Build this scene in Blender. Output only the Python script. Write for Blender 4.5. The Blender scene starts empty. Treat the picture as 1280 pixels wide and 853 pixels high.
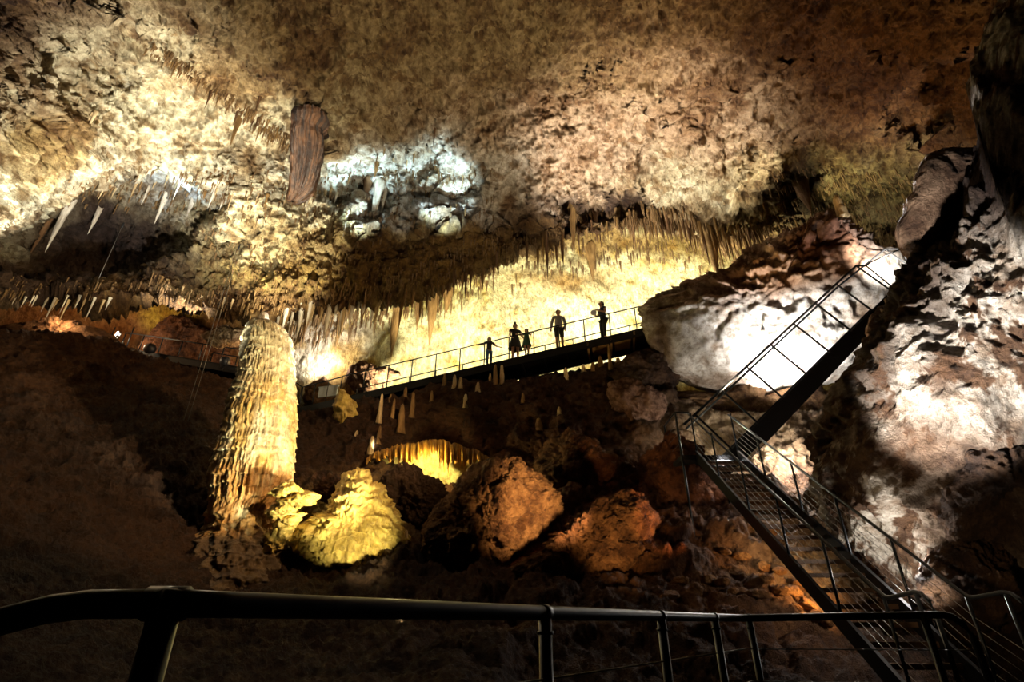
import bpy, bmesh, math, random
import numpy as np
from mathutils import Vector, Matrix

rnd = random.Random(7)
W, H, F = 1280.0, 853.0, 655.0
PITCH = math.radians(28.1)
CP, SP = math.cos(PITCH), math.sin(PITCH)
EZ = 1.12
COL = bpy.context.scene.collection


def P(px, py, d):
    """world point seen at photo position (px,py) at distance d along the viewing axis"""
    a = (px - 640.0) / F
    t = (426.5 - py) / F
    return Vector((a * d, d * (CP - SP * t), EZ + d * (SP + CP * t)))


def PA(px, py, d):
    a = (px - 640.0) / F
    t = (426.5 - py) / F
    return np.stack([a * d, d * (CP - SP * t), EZ + d * (SP + CP * t)], -1)


# ------------------------------------------------------------------ noise
_rs = np.random.RandomState(11)
_perm = _rs.permutation(256).astype(np.int32)
_perm = np.concatenate([_perm, _perm, _perm])
_g = _rs.normal(size=(256, 3))
_g = (_g / np.linalg.norm(_g, axis=1)[:, None]).astype(np.float32)


def perlin(p):
    i = np.floor(p).astype(np.int32)
    f = (p - i).astype(np.float32)
    i &= 255
    u = f * f * f * (f * (f * 6 - 15) + 10)
    res = 0
    for dx in (0, 1):
        wx = u[:, 0] if dx else 1 - u[:, 0]
        a = _perm[i[:, 0] + dx]
        for dy in (0, 1):
            wy = u[:, 1] if dy else 1 - u[:, 1]
            b = _perm[a + i[:, 1] + dy]
            for dz in (0, 1):
                wz = u[:, 2] if dz else 1 - u[:, 2]
                g = _g[_perm[b + i[:, 2] + dz] & 255]
                dot = g[:, 0] * (f[:, 0] - dx) + g[:, 1] * (f[:, 1] - dy) + g[:, 2] * (f[:, 2] - dz)
                res = res + wx * wy * wz * dot
    return res * 1.5


def fbm(p, scale, octs=4, gain=0.5, ridged=False, off=0.0):
    p = np.asarray(p, dtype=np.float32) / scale + 37.3 + off
    s = 0
    a = 1.0
    t = 0
    for o in range(octs):
        n = perlin(p)
        if ridged:
            n = 1 - 2 * np.abs(n) * 1.6
        s = s + a * n
        t += a
        a *= gain
        p = p * 2.03 + 11.7
    return s / t


def worley(p, scale, off=0.0):
    p = np.asarray(p, dtype=np.float32) / scale + 50.0 + off
    i = np.floor(p).astype(np.int32)
    f = p - i
    best = np.full(len(p), 9.0, np.float32)
    sec = np.full(len(p), 9.0, np.float32)
    idb = np.zeros(len(p), np.float32)
    for dx in (-1, 0, 1):
        for dy in (-1, 0, 1):
            for dz in (-1, 0, 1):
                h = _perm[(_perm[(_perm[(i[:, 0] + dx) & 255] + i[:, 1] + dy) & 255] + i[:, 2] + dz) & 255]
                c = _g[h] * 0.35 + 0.5 + np.array([dx, dy, dz], np.float32)
                dd = ((c - f) ** 2).sum(1)
                m = dd < best
                sec = np.where(m, best, np.minimum(sec, dd))
                idb = np.where(m, h, idb)
                best = np.where(m, dd, best)
    return np.sqrt(best), np.sqrt(sec), idb / 255.0


def sstep(a, b, x):
    t = np.clip((x - a) / (b - a), 0, 1)
    return t * t * (3 - 2 * t)


# ------------------------------------------------------------------ materials
MATS = {}


def nd(nt, t, **kw):
    n = nt.nodes.new(t)
    for k, v in kw.items():
        n.inputs[k].default_value = v
    return n


def rock_mat(name, attr=True, color=(0.4, 0.3, 0.2), rough=0.85, bump=0.6, scale=1.0, spec=0.3, streak=0.0, dist=0.06):
    m = bpy.data.materials.new(name)
    m.use_nodes = True
    nt = m.node_tree
    b = nt.nodes['Principled BSDF']
    tc = nt.nodes.new('ShaderNodeTexCoord')
    geo = nt.nodes.new('ShaderNodeNewGeometry')
    mp = nt.nodes.new('ShaderNodeMapping')
    nt.links.new(geo.outputs['Position'], mp.inputs['Vector'])
    if streak:
        mp.inputs['Scale'].default_value = (1, 1, 1 - streak)
    n1 = nd(nt, 'ShaderNodeTexNoise', Scale=4.5 * scale, Detail=9.0, Roughness=0.72)
    n2 = nd(nt, 'ShaderNodeTexNoise', Scale=11.0 * scale, Detail=6.0, Roughness=0.7)
    vo = nd(nt, 'ShaderNodeTexVoronoi', Scale=7.0 * scale)
    for n in (n1, n2, vo):
        nt.links.new(mp.outputs[0], n.inputs['Vector'])
    cr = nt.nodes.new('ShaderNodeValToRGB')
    cr.color_ramp.elements[0].position = 0.38
    cr.color_ramp.elements[0].color = (0.48, 0.41, 0.34, 1)
    cr.color_ramp.elements[1].position = 0.6
    cr.color_ramp.elements[1].color = (1.12, 1.1, 1.06, 1)
    nt.links.new(n1.outputs['Fac'], cr.inputs['Fac'])
    mx = nt.nodes.new('ShaderNodeMix')
    mx.data_type = 'RGBA'
    mx.blend_type = 'MULTIPLY'
    mx.inputs[0].default_value = 1.0
    if attr:
        at = nt.nodes.new('ShaderNodeAttribute')
        at.attribute_name = 'rock'
        gm = nt.nodes.new('ShaderNodeGamma')
        gm.inputs[1].default_value = 1.45
        nt.links.new(at.outputs['Color'], gm.inputs[0])
        nt.links.new(gm.outputs[0], mx.inputs[6])
    else:
        mx.inputs[6].default_value = (*color, 1)
    nt.links.new(cr.outputs['Color'], mx.inputs[7])
    nt.links.new(mx.outputs[2], b.inputs['Base Color'])
    ad = nt.nodes.new('ShaderNodeMath')
    ad.operation = 'ADD'
    nt.links.new(n1.outputs['Fac'], ad.inputs[0])
    m2 = nt.nodes.new('ShaderNodeMath')
    m2.operation = 'MULTIPLY_ADD'
    m2.inputs[1].default_value = 0.6
    nt.links.new(n2.outputs['Fac'], m2.inputs[0])
    m3 = nt.nodes.new('ShaderNodeMath')
    m3.operation = 'MULTIPLY'
    m3.inputs[1].default_value = 0.25
    nt.links.new(vo.outputs['Distance'], m3.inputs[0])
    nt.links.new(m3.outputs[0], m2.inputs[2])
    nt.links.new(m2.outputs[0], ad.inputs[1])
    bp = nd(nt, 'ShaderNodeBump', Strength=min(1.0, bump * 1.2), Distance=dist * 3.0)
    nt.links.new(ad.outputs[0], bp.inputs['Height'])
    nt.links.new(bp.outputs[0], b.inputs['Normal'])
    b.inputs['Roughness'].default_value = rough
    b.inputs['Specular IOR Level'].default_value = spec
    MATS[name] = m
    return m


def plain_mat(name, color, rough=0.5, metal=0.0, noise=0.15, emit=None):
    m = bpy.data.materials.new(name)
    m.use_nodes = True
    nt = m.node_tree
    b = nt.nodes['Principled BSDF']
    n = nd(nt, 'ShaderNodeTexNoise', Scale=14.0, Detail=4.0)
    tc = nt.nodes.new('ShaderNodeTexCoord')
    nt.links.new(tc.outputs['Object'], n.inputs['Vector'])
    cr = nt.nodes.new('ShaderNodeValToRGB')
    c = np.array(color)
    cr.color_ramp.elements[0].color = (*(c * (1 - noise)), 1)
    cr.color_ramp.elements[1].color = (*np.minimum(c * (1 + noise), 1), 1)
    nt.links.new(n.outputs['Fac'], cr.inputs['Fac'])
    nt.links.new(cr.outputs['Color'], b.inputs['Base Color'])
    b.inputs['Roughness'].default_value = rough
    b.inputs['Metallic'].default_value = metal
    if emit:
        b.inputs['Emission Color'].default_value = (*emit[0], 1)
        b.inputs['Emission Strength'].default_value = emit[1]
    MATS[name] = m
    return m


ROCK = rock_mat('cave rock', bump=0.9, dist=0.11)
CEIL = rock_mat('ceiling rock', bump=0.9, dist=0.10, streak=0.55)
FLOW = rock_mat('flowstone', bump=0.6, rough=0.45, spec=0.5, streak=0.5, dist=0.03)
SMOOTH = rock_mat('smooth limestone', bump=0.35, dist=0.03)
CALW = rock_mat('white calcite', attr=False, color=(0.82, 0.80, 0.72), streak=0.85, rough=0.5, bump=0.5)
CALC = rock_mat('cream calcite', attr=False, color=(0.66, 0.52, 0.30), streak=0.85, rough=0.5, bump=0.5)
CALO = rock_mat('ochre calcite', attr=False, color=(0.30, 0.185, 0.07), streak=0.85, rough=0.55, bump=0.5)
CALD = rock_mat('brown straw calcite', attr=False, color=(0.20, 0.125, 0.055), rough=0.6, bump=0.3)
CALB = rock_mat('brown calcite', attr=False, color=(0.17, 0.095, 0.045), streak=0.85, rough=0.6, bump=0.5)
STEEL = plain_mat('dark painted steel', (0.010, 0.012, 0.015), 0.36, 0.4)
MATTE = plain_mat('matte black steel', (0.006, 0.006, 0.007), 0.85, 0.0)
CABLE = plain_mat('steel cable', (0.28, 0.26, 0.24), 0.4, 0.9)
WORN = plain_mat('worn brown steel tread', (0.16, 0.09, 0.05), 0.6, 0.2, 0.3)
BOARD = plain_mat('timber board', (0.45, 0.28, 0.13), 0.75, 0.0, 0.3)
PALE = plain_mat('pale edge timber', (0.55, 0.42, 0.28), 0.7, 0.0, 0.2)
GREY = plain_mat('grey galvanised sheet', (0.42, 0.48, 0.52), 0.4, 0.5)
BLACK = plain_mat('black housing', (0.015, 0.015, 0.018), 0.5)
LAMP = plain_mat('lamp glass', (0.9, 0.9, 0.85), 0.2, 0, 0.02, ((1, 0.93, 0.8), 60.0))
SKIN = plain_mat('skin', (0.42, 0.25, 0.17), 0.6)
HAIR = plain_mat('dark hair', (0.02, 0.014, 0.01), 0.6)
CLOTH_DK = plain_mat('dark cloth', (0.02, 0.022, 0.028), 0.9)
CLOTH_GREY = plain_mat('grey cloth', (0.30, 0.31, 0.33), 0.9)
CLOTH_NAVY = plain_mat('navy cloth', (0.025, 0.035, 0.07), 0.9)
CLOTH_GREEN = plain_mat('dark green cloth', (0.03, 0.09, 0.05), 0.9)
CLOTH_BLUE = plain_mat('blue denim', (0.08, 0.16, 0.32), 0.9)
PAPER = plain_mat('white plastic', (0.5, 0.5, 0.5), 0.7)


# ------------------------------------------------------------------ mesh helpers
def mesh_obj(name, verts, faces, mat, parent=None, smooth=True, colors=None):
    me = bpy.data.meshes.new(name)
    verts = np.asarray(verts, dtype=np.float32)
    if isinstance(faces, np.ndarray):
        n = len(faces)
        k = faces.shape[1]
        me.vertices.add(len(verts))
        me.vertices.foreach_set('co', verts.ravel())
        me.loops.add(n * k)
        me.loops.foreach_set('vertex_index', faces.astype(np.int32).ravel())
        me.polygons.add(n)
        me.polygons.foreach_set('loop_start', np.arange(0, n * k, k, dtype=np.int32))
        me.polygons.foreach_set('loop_total', np.full(n, k, dtype=np.int32))
        me.update(calc_edges=True)
        me.validate()
    else:
        me.from_pydata([tuple(v) for v in verts], [], faces)
        me.update()
    if smooth:
        me.polygons.foreach_set('use_smooth', np.ones(len(me.polygons), dtype=bool))
    if colors is not None:
        ca = me.color_attributes.new('rock', 'FLOAT_COLOR', 'POINT')
        c4 = np.concatenate([np.clip(colors, 0, 1), np.ones((len(colors), 1))], 1).astype(np.float32)
        ca.data.foreach_set('color', c4.ravel())
    me.materials.append(mat)
    o = bpy.data.objects.new(name, me)
    COL.objects.link(o)
    if parent:
        o.parent = parent
    return o


def tag(o, label=None, cat=None, group=None, kind=None):
    if label:
        o['label'] = label
    if cat:
        o['category'] = cat
    if group:
        o['group'] = group
    if kind:
        o['kind'] = kind
    return o


def thing(name, loc, label, cat, group=None):
    o = bpy.data.objects.new(name, None)
    o.empty_display_size = 0.1
    COL.objects.link(o)
    o.location = loc
    tag(o, label, cat, group)
    return o


class MB:
    """collects boxes and tubes given in world coordinates into one mesh"""

    def __init__(s):
        s.v = []
        s.f = []

    def tube(s, pts, r, n=8, closed_ends=True):
        pts = [Vector(p) for p in pts]
        base = len(s.v)
        up = Vector((0, 0, 1))
        k = len(pts)
        rings = []
        for i, p in enumerate(pts):
            if i == 0:
                t = pts[1] - pts[0]
            elif i == k - 1:
                t = pts[-1] - pts[-2]
            else:
                t = (pts[i + 1] - pts[i]).normalized() + (pts[i] - pts[i - 1]).normalized()
            t.normalize()
            ref = up if abs(t.dot(up)) < 0.95 else Vector((0, 1, 0))
            a = t.cross(ref).normalized()
            b = t.cross(a)
            rr = r[i] if isinstance(r, (list, tuple)) else r
            for j in range(n):
                an = 2 * math.pi * j / n
                s.v.append(p + a * (rr * math.cos(an)) + b * (rr * math.sin(an)))
        for i in range(k - 1):
            for j in range(n):
                j2 = (j + 1) % n
                s.f.append((base + i * n + j, base + i * n + j2, base + (i + 1) * n + j2, base + (i + 1) * n + j))
        if closed_ends:
            s.f.append(tuple(base + j for j in range(n)))
            s.f.append(tuple(base + (k - 1) * n + j for j in reversed(range(n))))
        return s

    def prism(s, quad, off):
        """four corner points swept by vector off"""
        base = len(s.v)
        off = Vector(off)
        for p in quad:
            s.v.append(Vector(p))
        for p in quad:
            s.v.append(Vector(p) + off)
        m = len(quad)
        s.f.append(tuple(base + i for i in range(m)))
        s.f.append(tuple(base + m + i for i in reversed(range(m))))
        for i in range(m):
            j = (i + 1) % m
            s.f.append((base + i, base + m + i, base + m + j, base + j))
        return s

    def box(s, c, x, y, z):
        """box centred at c with half-axis vectors x,y,z"""
        c, x, y, z = Vector(c), Vector(x), Vector(y), Vector(z)
        s.prism([c - x - y - z, c + x - y - z, c + x + y - z, c - x + y - z], z * 2)
        return s

    def build(s, name, mat, parent=None, smooth=False):
        vs = s.v
        if parent is not None:
            L = parent.location
            pp = parent.parent
            while pp is not None:
                L = L + pp.location
                pp = pp.parent
            vs = [v - L for v in vs]
            o = mesh_obj(name, [tuple(v) for v in vs], s.f, mat, parent, smooth)
        else:
            # origin at the base centre
            mn = Vector([min(v[i] for v in vs) for i in range(3)])
            mx = Vector([max(v[i] for v in vs) for i in range(3)])
            L = Vector(((mn.x + mx.x) / 2, (mn.y + mx.y) / 2, mn.z))
            o = mesh_obj(name, [tuple(v - L) for v in vs], s.f, mat, None, smooth)
            o.location = L
        bm = bmesh.new()
        bm.from_mesh(o.data)
        bmesh.ops.recalc_face_normals(bm, faces=bm.faces)
        bm.to_mesh(o.data)
        bm.free()
        return o


def grid_faces(nr, nc, wrap=False):
    r = np.arange(nr - 1)[:, None]
    c = np.arange(nc if wrap else nc - 1)[None, :]
    c2 = (c + 1) % nc
    a = r * nc + c
    b = r * nc + c2
    d = (r + 1) * nc + c
    e = (r + 1) * nc + c2
    return np.stack([a + 0 * b, d + 0 * b, e, b], -1).reshape(-1, 4)


def grid_normals(G):
    du = np.gradient(G, axis=1)
    dv = np.gradient(G, axis=0)
    n = np.cross(dv, du)
    n /= np.linalg.norm(n, axis=2)[:, :, None] + 1e-9
    return n


def rbf(pts, smooth=0.0):
    pts = np.array(pts, dtype=np.float64)
    xy = pts[:, :2] / 100.0
    val = pts[:, 2]
    n = len(pts)

    def k(r2):
        return 0.5 * r2 * np.log(r2 + 1e-9)

    d2 = ((xy[:, None] - xy[None]) ** 2).sum(-1)
    A = np.zeros((n + 3, n + 3))
    A[:n, :n] = k(d2) + np.eye(n) * smooth
    A[:n, n] = 1
    A[:n, n + 1:] = xy
    A[n, :n] = 1
    A[n + 1:, :n] = xy.T
    sol = np.linalg.solve(A, np.concatenate([val, [0, 0, 0]]))

    def f(px, py):
        sh = np.shape(px)
        q = np.stack([np.ravel(px), np.ravel(py)], -1) / 100.0
        out = sol[n] + q @ sol[n + 1:]
        for i in range(n):
            r2 = ((q - xy[i]) ** 2).sum(-1)
            out += sol[i] * k(r2)
        return out.reshape(sh)

    return f


def paint(world, px, py, base, blobs, seed=0.0, warp=18.0):
    """rock colour: soft patches with noisy borders"""
    n = len(world)
    wx = fbm(world, 1.6, 4, off=seed) * warp * 3
    wy = fbm(world, 1.6, 4, off=seed + 91) * warp * 3
    c = np.tile(np.array(base, dtype=np.float64), (n, 1))
    x = px + wx
    y = py + wy
    for (bx, by, sx, sy, col, w) in blobs:
        a = np.exp(-(((x - bx) / sx) ** 2 + ((y - by) / sy) ** 2) ** 1.5) * w
        c = c * (1 - a[:, None]) + np.array(col) * a[:, None]
    return c


def mottle(world, c, dark=(0.5, 0.38, 0.25), amt=0.6, scale=0.9, thr=0.1, seed=3.0, wd=0.18):
    n = fbm(world, scale, 5, gain=0.6, off=seed)
    a = sstep(thr - wd, thr + wd + 0.07, n)[:, None] * amt
    return c * (1 - a) + c * np.array(dark) * a


exec_surfaces = {}


def surface(name, pxs, py_top, py_bot, nrow, dfun, disp, colfun, mat, fold=None, fold_top=None, kind='structure', nf=26):
    """rock sheet: columns follow pxs, rows run from py_top to py_bot; fold rows curl away behind an edge"""
    nc = len(pxs)
    v = np.linspace(0, 1, nrow)[:, None]
    PX = np.repeat(pxs[None, :], nrow, 0)
    PY = py_top[None, :] * (1 - v) + py_bot[None, :] * v
    D = dfun(PX, PY)
    if fold:
        t = np.linspace(0, 1, nf + 1)[1:, None]
        fx = np.repeat(pxs[None, :], nf, 0)
        fy = py_bot[None, :] - fold[1] * t ** 1.4 * 1.0 + fold[2] * np.sin(t * math.pi) * 0
        fd = D[-1:, :] + fold[0] * np.sqrt(t) * 0.3 + fold[0] * 0.7 * t
        PX = np.concatenate([PX, fx])
        PY = np.concatenate([PY, fy])
        D = np.concatenate([D, fd])
    if fold_top:
        t = np.linspace(1, 0, nf + 1)[:-1, None]
        fx = np.repeat(pxs[None, :], nf, 0)
        fy = py_top[None, :] + fold_top[1] * t ** 1.4
        fd = D[:1, :] + fold_top[0] * np.sqrt(t) * 0.3 + fold_top[0] * 0.7 * t
        PX = np.concatenate([fx, PX])
        PY = np.concatenate([fy, PY])
        D = np.concatenate([fd, D])
    G = PA(PX, PY, D)
    N = grid_normals(G)
    # make normals face the viewer
    C = np.array([0, 0, EZ])
    s = np.sign(((C - G) * N).sum(-1))
    s[s == 0] = 1
    flip = np.median(s)
    N = N * flip
    w = G.reshape(-1, 3)
    dv = disp(w, PX.ravel(), PY.ravel())
    G2 = w + N.reshape(-1, 3) * dv[:, None]
    cols = colfun(G2, PX.ravel(), PY.ravel(), dv)
    fc = grid_faces(G.shape[0], nc)
    o = mesh_obj(name, G2, fc, mat, None, True, cols)
    o['kind'] = kind
    exec_surfaces[name] = (pxs, py_top, py_bot, nrow, G2.reshape(G.shape), nf if fold_top else 0)
    return o


def on_surface(name, px, py):
    pxs, pt, pb, nr, G, off = exec_surfaces[name]
    # search: displaced vertex that now projects nearest to (px,py)
    c = int(np.clip(np.interp(px, pxs, np.arange(len(pxs))), 0, len(pxs) - 1))
    top, bot = pt[c], pb[c]
    r = int(np.clip((py - top) / (bot - top) * (nr - 1), 0, nr - 1)) + off
    return Vector(G[r, c])


def depth_of(p):
    return (p.y) * CP + (p.z - EZ) * SP


_ico = {}


def ico(sub):
    if sub not in _ico:
        bm = bmesh.new()
        bmesh.ops.create_icosphere(bm, subdivisions=sub, radius=1.0)
        v = np.array([x.co[:] for x in bm.verts])
        f = np.array([[q.index for q in x.verts] for x in bm.faces])
        bm.free()
        _ico[sub] = (v, f)
    return _ico[sub]


def blob(name, outline, centre, d, thick, mat=None, sub=6, k=2.6, tilt=(0, 0), amp=0.25, sc=1.0, chunk=0.0,
         base=(0.4, 0.28, 0.18), blobs=(), seed=0.0, post=None, mott=((0.5, 0.38, 0.25), 0.6, 0.6, 0.1), label=None, cat='rock',
         group=None, kind=None, custom=None, vstretch=1.0, facets=0, fcut=0.72):
    """solid rock with real thickness whose silhouette follows an outline"""
    vv, ff = ico(sub)
    a, b, c = vv[:, 0], vv[:, 1], vv[:, 2]
    cx, cy = centre
    ang = np.array([math.atan2(-(y - cy), x - cx) for x, y in outline])
    rad = np.array([math.hypot(x - cx, y - cy) for x, y in outline])
    o = np.argsort(ang)
    ang, rad = ang[o], rad[o]
    A = np.concatenate([ang - 2 * math.pi, ang, ang + 2 * math.pi])
    R = np.concatenate([rad, rad, rad])
    th = np.arctan2(b, a)
    Rt = np.interp(th, A, R)
    r = np.sqrt(a * a + b * b)
    s = 1.0 / (r ** k + np.abs(c) ** k) ** (1 / k)
    ox = Rt * (a / (r + 1e-6)) * r * s * d / F
    oy = Rt * (b / (r + 1e-6)) * r * s * d / F
    oz = -thick * c * s
    dep = d + oz + tilt[0] * ox + tilt[1] * oy
    X = (cx - 640) / F * d + ox
    U = (426.5 - cy) / F * d + oy
    # silhouette kept at its own place: offsets scale with distance
    X = X * dep / d
    U = U * dep / d
    w = np.stack([X, CP * dep - SP * U, EZ + SP * dep + CP * U], -1)
    cen = np.array(P(cx, cy, d))
    if facets:
        r_ = random.Random(int(seed * 10) + 3)
        for _ in range(facets):
            u = np.array([r_.uniform(-1, 1), r_.uniform(-1.3, -0.1), r_.uniform(-1, 1)])
            u /= np.linalg.norm(u)
            pr = (w - cen) @ u
            h = pr.max() * r_.uniform(fcut, fcut + 0.16)
            w = w - np.maximum(pr - h, 0)[:, None] * u * 0.93
    n = w - cen
    n /= np.linalg.norm(n, axis=1)[:, None] + 1e-9
    q = w.copy()
    q[:, 2] /= vstretch
    dv = amp * (fbm(q, sc, 6, 0.55, off=seed) + 0.6 * fbm(q, sc * 0.6, 5, 0.55, True, off=seed + 5)) - 0.3 * amp
    if chunk:
        f1, f2, idc = worley(q + 0.3 * sc * fbm(q, sc, 2, off=2)[:, None], sc * 0.8, off=seed)
        dv = dv + chunk * ((idc - 0.5) * sstep(0.0, 0.25, f2 - f1) - 0.5 * (1 - sstep(0, 0.12, f2 - f1)))
    if custom is not None:
        dv = dv + custom(w, n)
    w2 = w + n * dv[:, None]
    px = 640 + X / dep * F
    py = 426.5 - U / dep * F
    cols = paint(w2, px, py, base, blobs, seed, warp=6.0)
    if mott:
        cols = mottle(w2, cols, *mott[:1], amt=mott[1], scale=mott[2], thr=mott[3], seed=seed + 1)
    if post:
        cols = post(w2, cols)
    loc = Vector((cen[0], cen[1], w2[:, 2].min()))
    ob = mesh_obj(name, w2 - np.array(loc), ff, mat or ROCK, None, True, cols)
    ob.location = loc
    if label:
        tag(ob, label, cat, group)
    if kind:
        ob['kind'] = kind
    return ob


# ------------------------------------------------------------------ ceiling
lipx = [-400, 0, 60, 120, 200, 250, 330, 400, 450, 520, 570, 610, 680, 720, 800, 860, 900, 950, 1000, 1060, 1150, 1550]
lipy = [365, 374, 368, 384, 372, 386, 398, 388, 378, 365, 345, 322, 303, 294, 278, 285, 300, 292, 290, 300, 310, 320]


def lip(px):
    return np.interp(px, lipx, lipy)


cd = rbf([
    (-400, -350, 9), (0, -350, 10), (640, -350, 10.5), (1280, -350, 9), (1550, -350, 8),
    (-400, 0, 11), (0, 0, 13), (300, 0, 15), (640, 0, 16), (900, 0, 15), (1100, 0, 13.5), (1280, 0, 11.5), (1550, 0, 9),
    (-400, 150, 12), (0, 130, 14), (60, 60, 14.6), (150, 110, 17.2), (300, 90, 17.2), (450, 120, 18), (640, 120, 19.2), (850, 120, 18.2), (1050, 120, 16.5), (1200, 120, 14), (1550, 100, 10),
    (-400, 250, 13), (0, 240, 15.5), (60, 200, 16.2), (120, 200, 18), (220, 180, 19.2), (350, 200, 19.6), (380, 240, 20), (500, 215, 21.5), (600, 200, 20.6), (750, 200, 20.5), (900, 220, 20.3), (1050, 210, 19.5), (1180, 200, 17), (1550, 220, 13),
    (90, 300, 20.8), (180, 290, 21.3), (240, 262, 20.6), (30, 320, 18.2), (300, 260, 19.9), (300, 330, 20.2), (400, 300, 20.4), (500, 290, 21.0), (450, 340, 20.5), (560, 300, 21.2), (600, 270, 21.9), (700, 250, 21.3), (800, 250, 22), (900, 280, 22.2), (1000, 280, 22.4), (1200, 290, 20),
    (-400, 365, 15), (0, 372, 17.5), (120, 380, 19), (200, 372, 20), (330, 395, 20.5), (450, 378, 21), (600, 320, 21.6), (720, 292, 22), (860, 290, 23.5), (1060, 300, 23.5),
], 0.002)


def side_dist(poly, px, py):
    """signed distance to a polyline; positive on its left when walking along it with y down"""
    best = np.full(px.shape, 1e9)
    sg = np.ones(px.shape)
    for (x0, y0), (x1, y1) in zip(poly[:-1], poly[1:]):
        dx, dy = x1 - x0, y1 - y0
        t = np.clip(((px - x0) * dx + (py - y0) * dy) / (dx * dx + dy * dy), 0, 1)
        qx, qy = px - x0 - t * dx, py - y0 - t * dy
        d = np.hypot(qx, qy)
        s = np.sign(dx * (py - y0) - dy * (px - x0))
        m = d < best - 1e-6
        best = np.where(m, d, best)
        sg = np.where(m, s, sg)
    return best * sg


def in_poly(poly, px, py, soft=6.0):
    """soft mask that is 1 inside a closed outline"""
    n = len(poly)
    inside = np.zeros(px.shape, bool)
    best = np.full(px.shape, 1e9)
    for i in range(n):
        x0, y0 = poly[i]
        x1, y1 = poly[(i + 1) % n]
        c = ((y0 > py) != (y1 > py)) & (px < (x1 - x0) * (py - y0) / ((y1 - y0) + 1e-9) + x0)
        inside ^= c
        dx, dy = x1 - x0, y1 - y0
        t = np.clip(((px - x0) * dx + (py - y0) * dy) / (dx * dx + dy * dy + 1e-9), 0, 1)
        best = np.minimum(best, np.hypot(px - x0 - t * dx, py - y0 - t * dy))
    return sstep(-soft, soft, np.where(inside, best, -best))


HOLLOW_L = [(0, 300), (40, 272), (62, 258), (100, 240), (150, 228), (205, 220), (250, 228), (270, 245), (262, 272), (238, 300), (205, 325), (165, 352), (110, 358), (60, 352), (0, 345), (-60, 335), (-60, 310)]
HOLLOW_M = [(702, 262), (712, 250), (760, 250), (806, 249), (800, 262), (770, 278), (735, 284), (704, 290)]
HOLLOW_C = [(395, 186), (450, 182), (520, 190), (575, 205), (612, 222), (618, 250), (560, 262), (480, 262), (420, 256), (392, 235)]
HOLLOW_R = [(1100, 160), (1112, 130), (1140, 108), (1165, 112), (1160, 140), (1180, 165), (1150, 175)]
HOLLOW_S = [(975, 215), (1010, 205), (1032, 222), (1010, 250), (985, 275), (968, 262)]


def cdf(px, py):
    jx = px + 7 * np.sin(py * 0.11) + 5 * np.sin(px * 0.083 + py * 0.05)
    jy = py + 6 * np.sin(px * 0.13) + 4 * np.sin(px * 0.31 + 1.0)
    d = cd(px, py)
    d = d + 1.5 * in_poly(HOLLOW_L, jx, jy, 7) + 1.0 * in_poly(HOLLOW_M, jx, jy, 5) + 0.7 * in_poly(HOLLOW_C, jx, jy, 6)
    d = d + 1.0 * in_poly(HOLLOW_R, jx, jy, 6) + 0.7 * in_poly(HOLLOW_S, jx, jy, 8)
    # slanting lip at upper left: the rock right of it hangs lower
    L1 = [(120, 20), (200, 60), (250, 98), (300, 134), (350, 165), (400, 186), (470, 182)]
    s = side_dist(L1, jx, jy)
    d = d + 0.65 * sstep(-3, 4, s) * sstep(160, 20, s)
    # long shelves sweeping across the middle of the ceiling
    for (pl, h, fall) in (([(560, 235), (640, 205), (720, 185), (800, 160), (880, 150), (960, 165)], 0.30, 90),
                          ([(330, 90), (420, 130), (520, 150), (620, 130), (720, 90)], 0.28, 80),
                          ([(860, 110), (930, 95), (1000, 70), (1060, 75), (1130, 90), (1200, 60)], 0.35, 80),
                          ([(960, 190), (1040, 165), (1110, 165), (1200, 190)], 0.40, 60),
                          ([(0, 110), (50, 130), (100, 190), (60, 240)], 0.40, 60),
                          ([(60, 70), (130, 75), (165, 40), (240, 30)], 0.35, 60),
                          ([(260, 285), (330, 300), (420, 312), (500, 300), (560, 285), (680, 272)], 0.45, 60)):
        s = side_dist(pl, jx, jy)
        d = d + h * sstep(-4, 5, s) * sstep(fall, 10, s)
    return d


def ceil_disp(w, px, py):
    q = w.copy()
    q[:, 2] *= 0.8
    big = fbm(q, 6.0, 3, 0.5) * 0.9
    mid = fbm(q, 2.1, 6, 0.62, True, off=4) * 0.42
    f1, f2, idc = worley(w + 0.3 * fbm(w, 0.6, 3)[:, None], 0.55, off=3)
    fine = fbm(w, 0.42, 4, 0.7, off=9) * 0.24 + fbm(w * np.array([1, 1, 0.6]), 0.34, 4, 0.7, True, off=19) * 0.15 + (idc - 0.5) * 0.08 * sstep(0, 0.3, f2 - f1)
    n0 = fbm(w, 2.6, 3, off=21)
    n1 = fbm(w, 0.75, 3, off=24)
    pock = -0.5 * sstep(0.28, 0.5, n0) - 0.20 * sstep(0.22, 0.42, n1)
    # drip-scalloped rows near the rim and in the pale zones
    rim = sstep(70, 10, lip(px) - py)
    s = w.copy()
    s[:, 2] *= 0.28
    drip = fbm(s, 0.3, 4, 0.6, True, off=13)
    return big + mid + fine + pock + drip * (0.09 + 0.16 * rim)


BROWN = (0.20, 0.115, 0.045)
OCHRE = (0.42, 0.27, 0.10)
TAN = (0.50, 0.37, 0.22)
CREAM = (0.78, 0.70, 0.46)
WHITE = (0.86, 0.85, 0.80)


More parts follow.
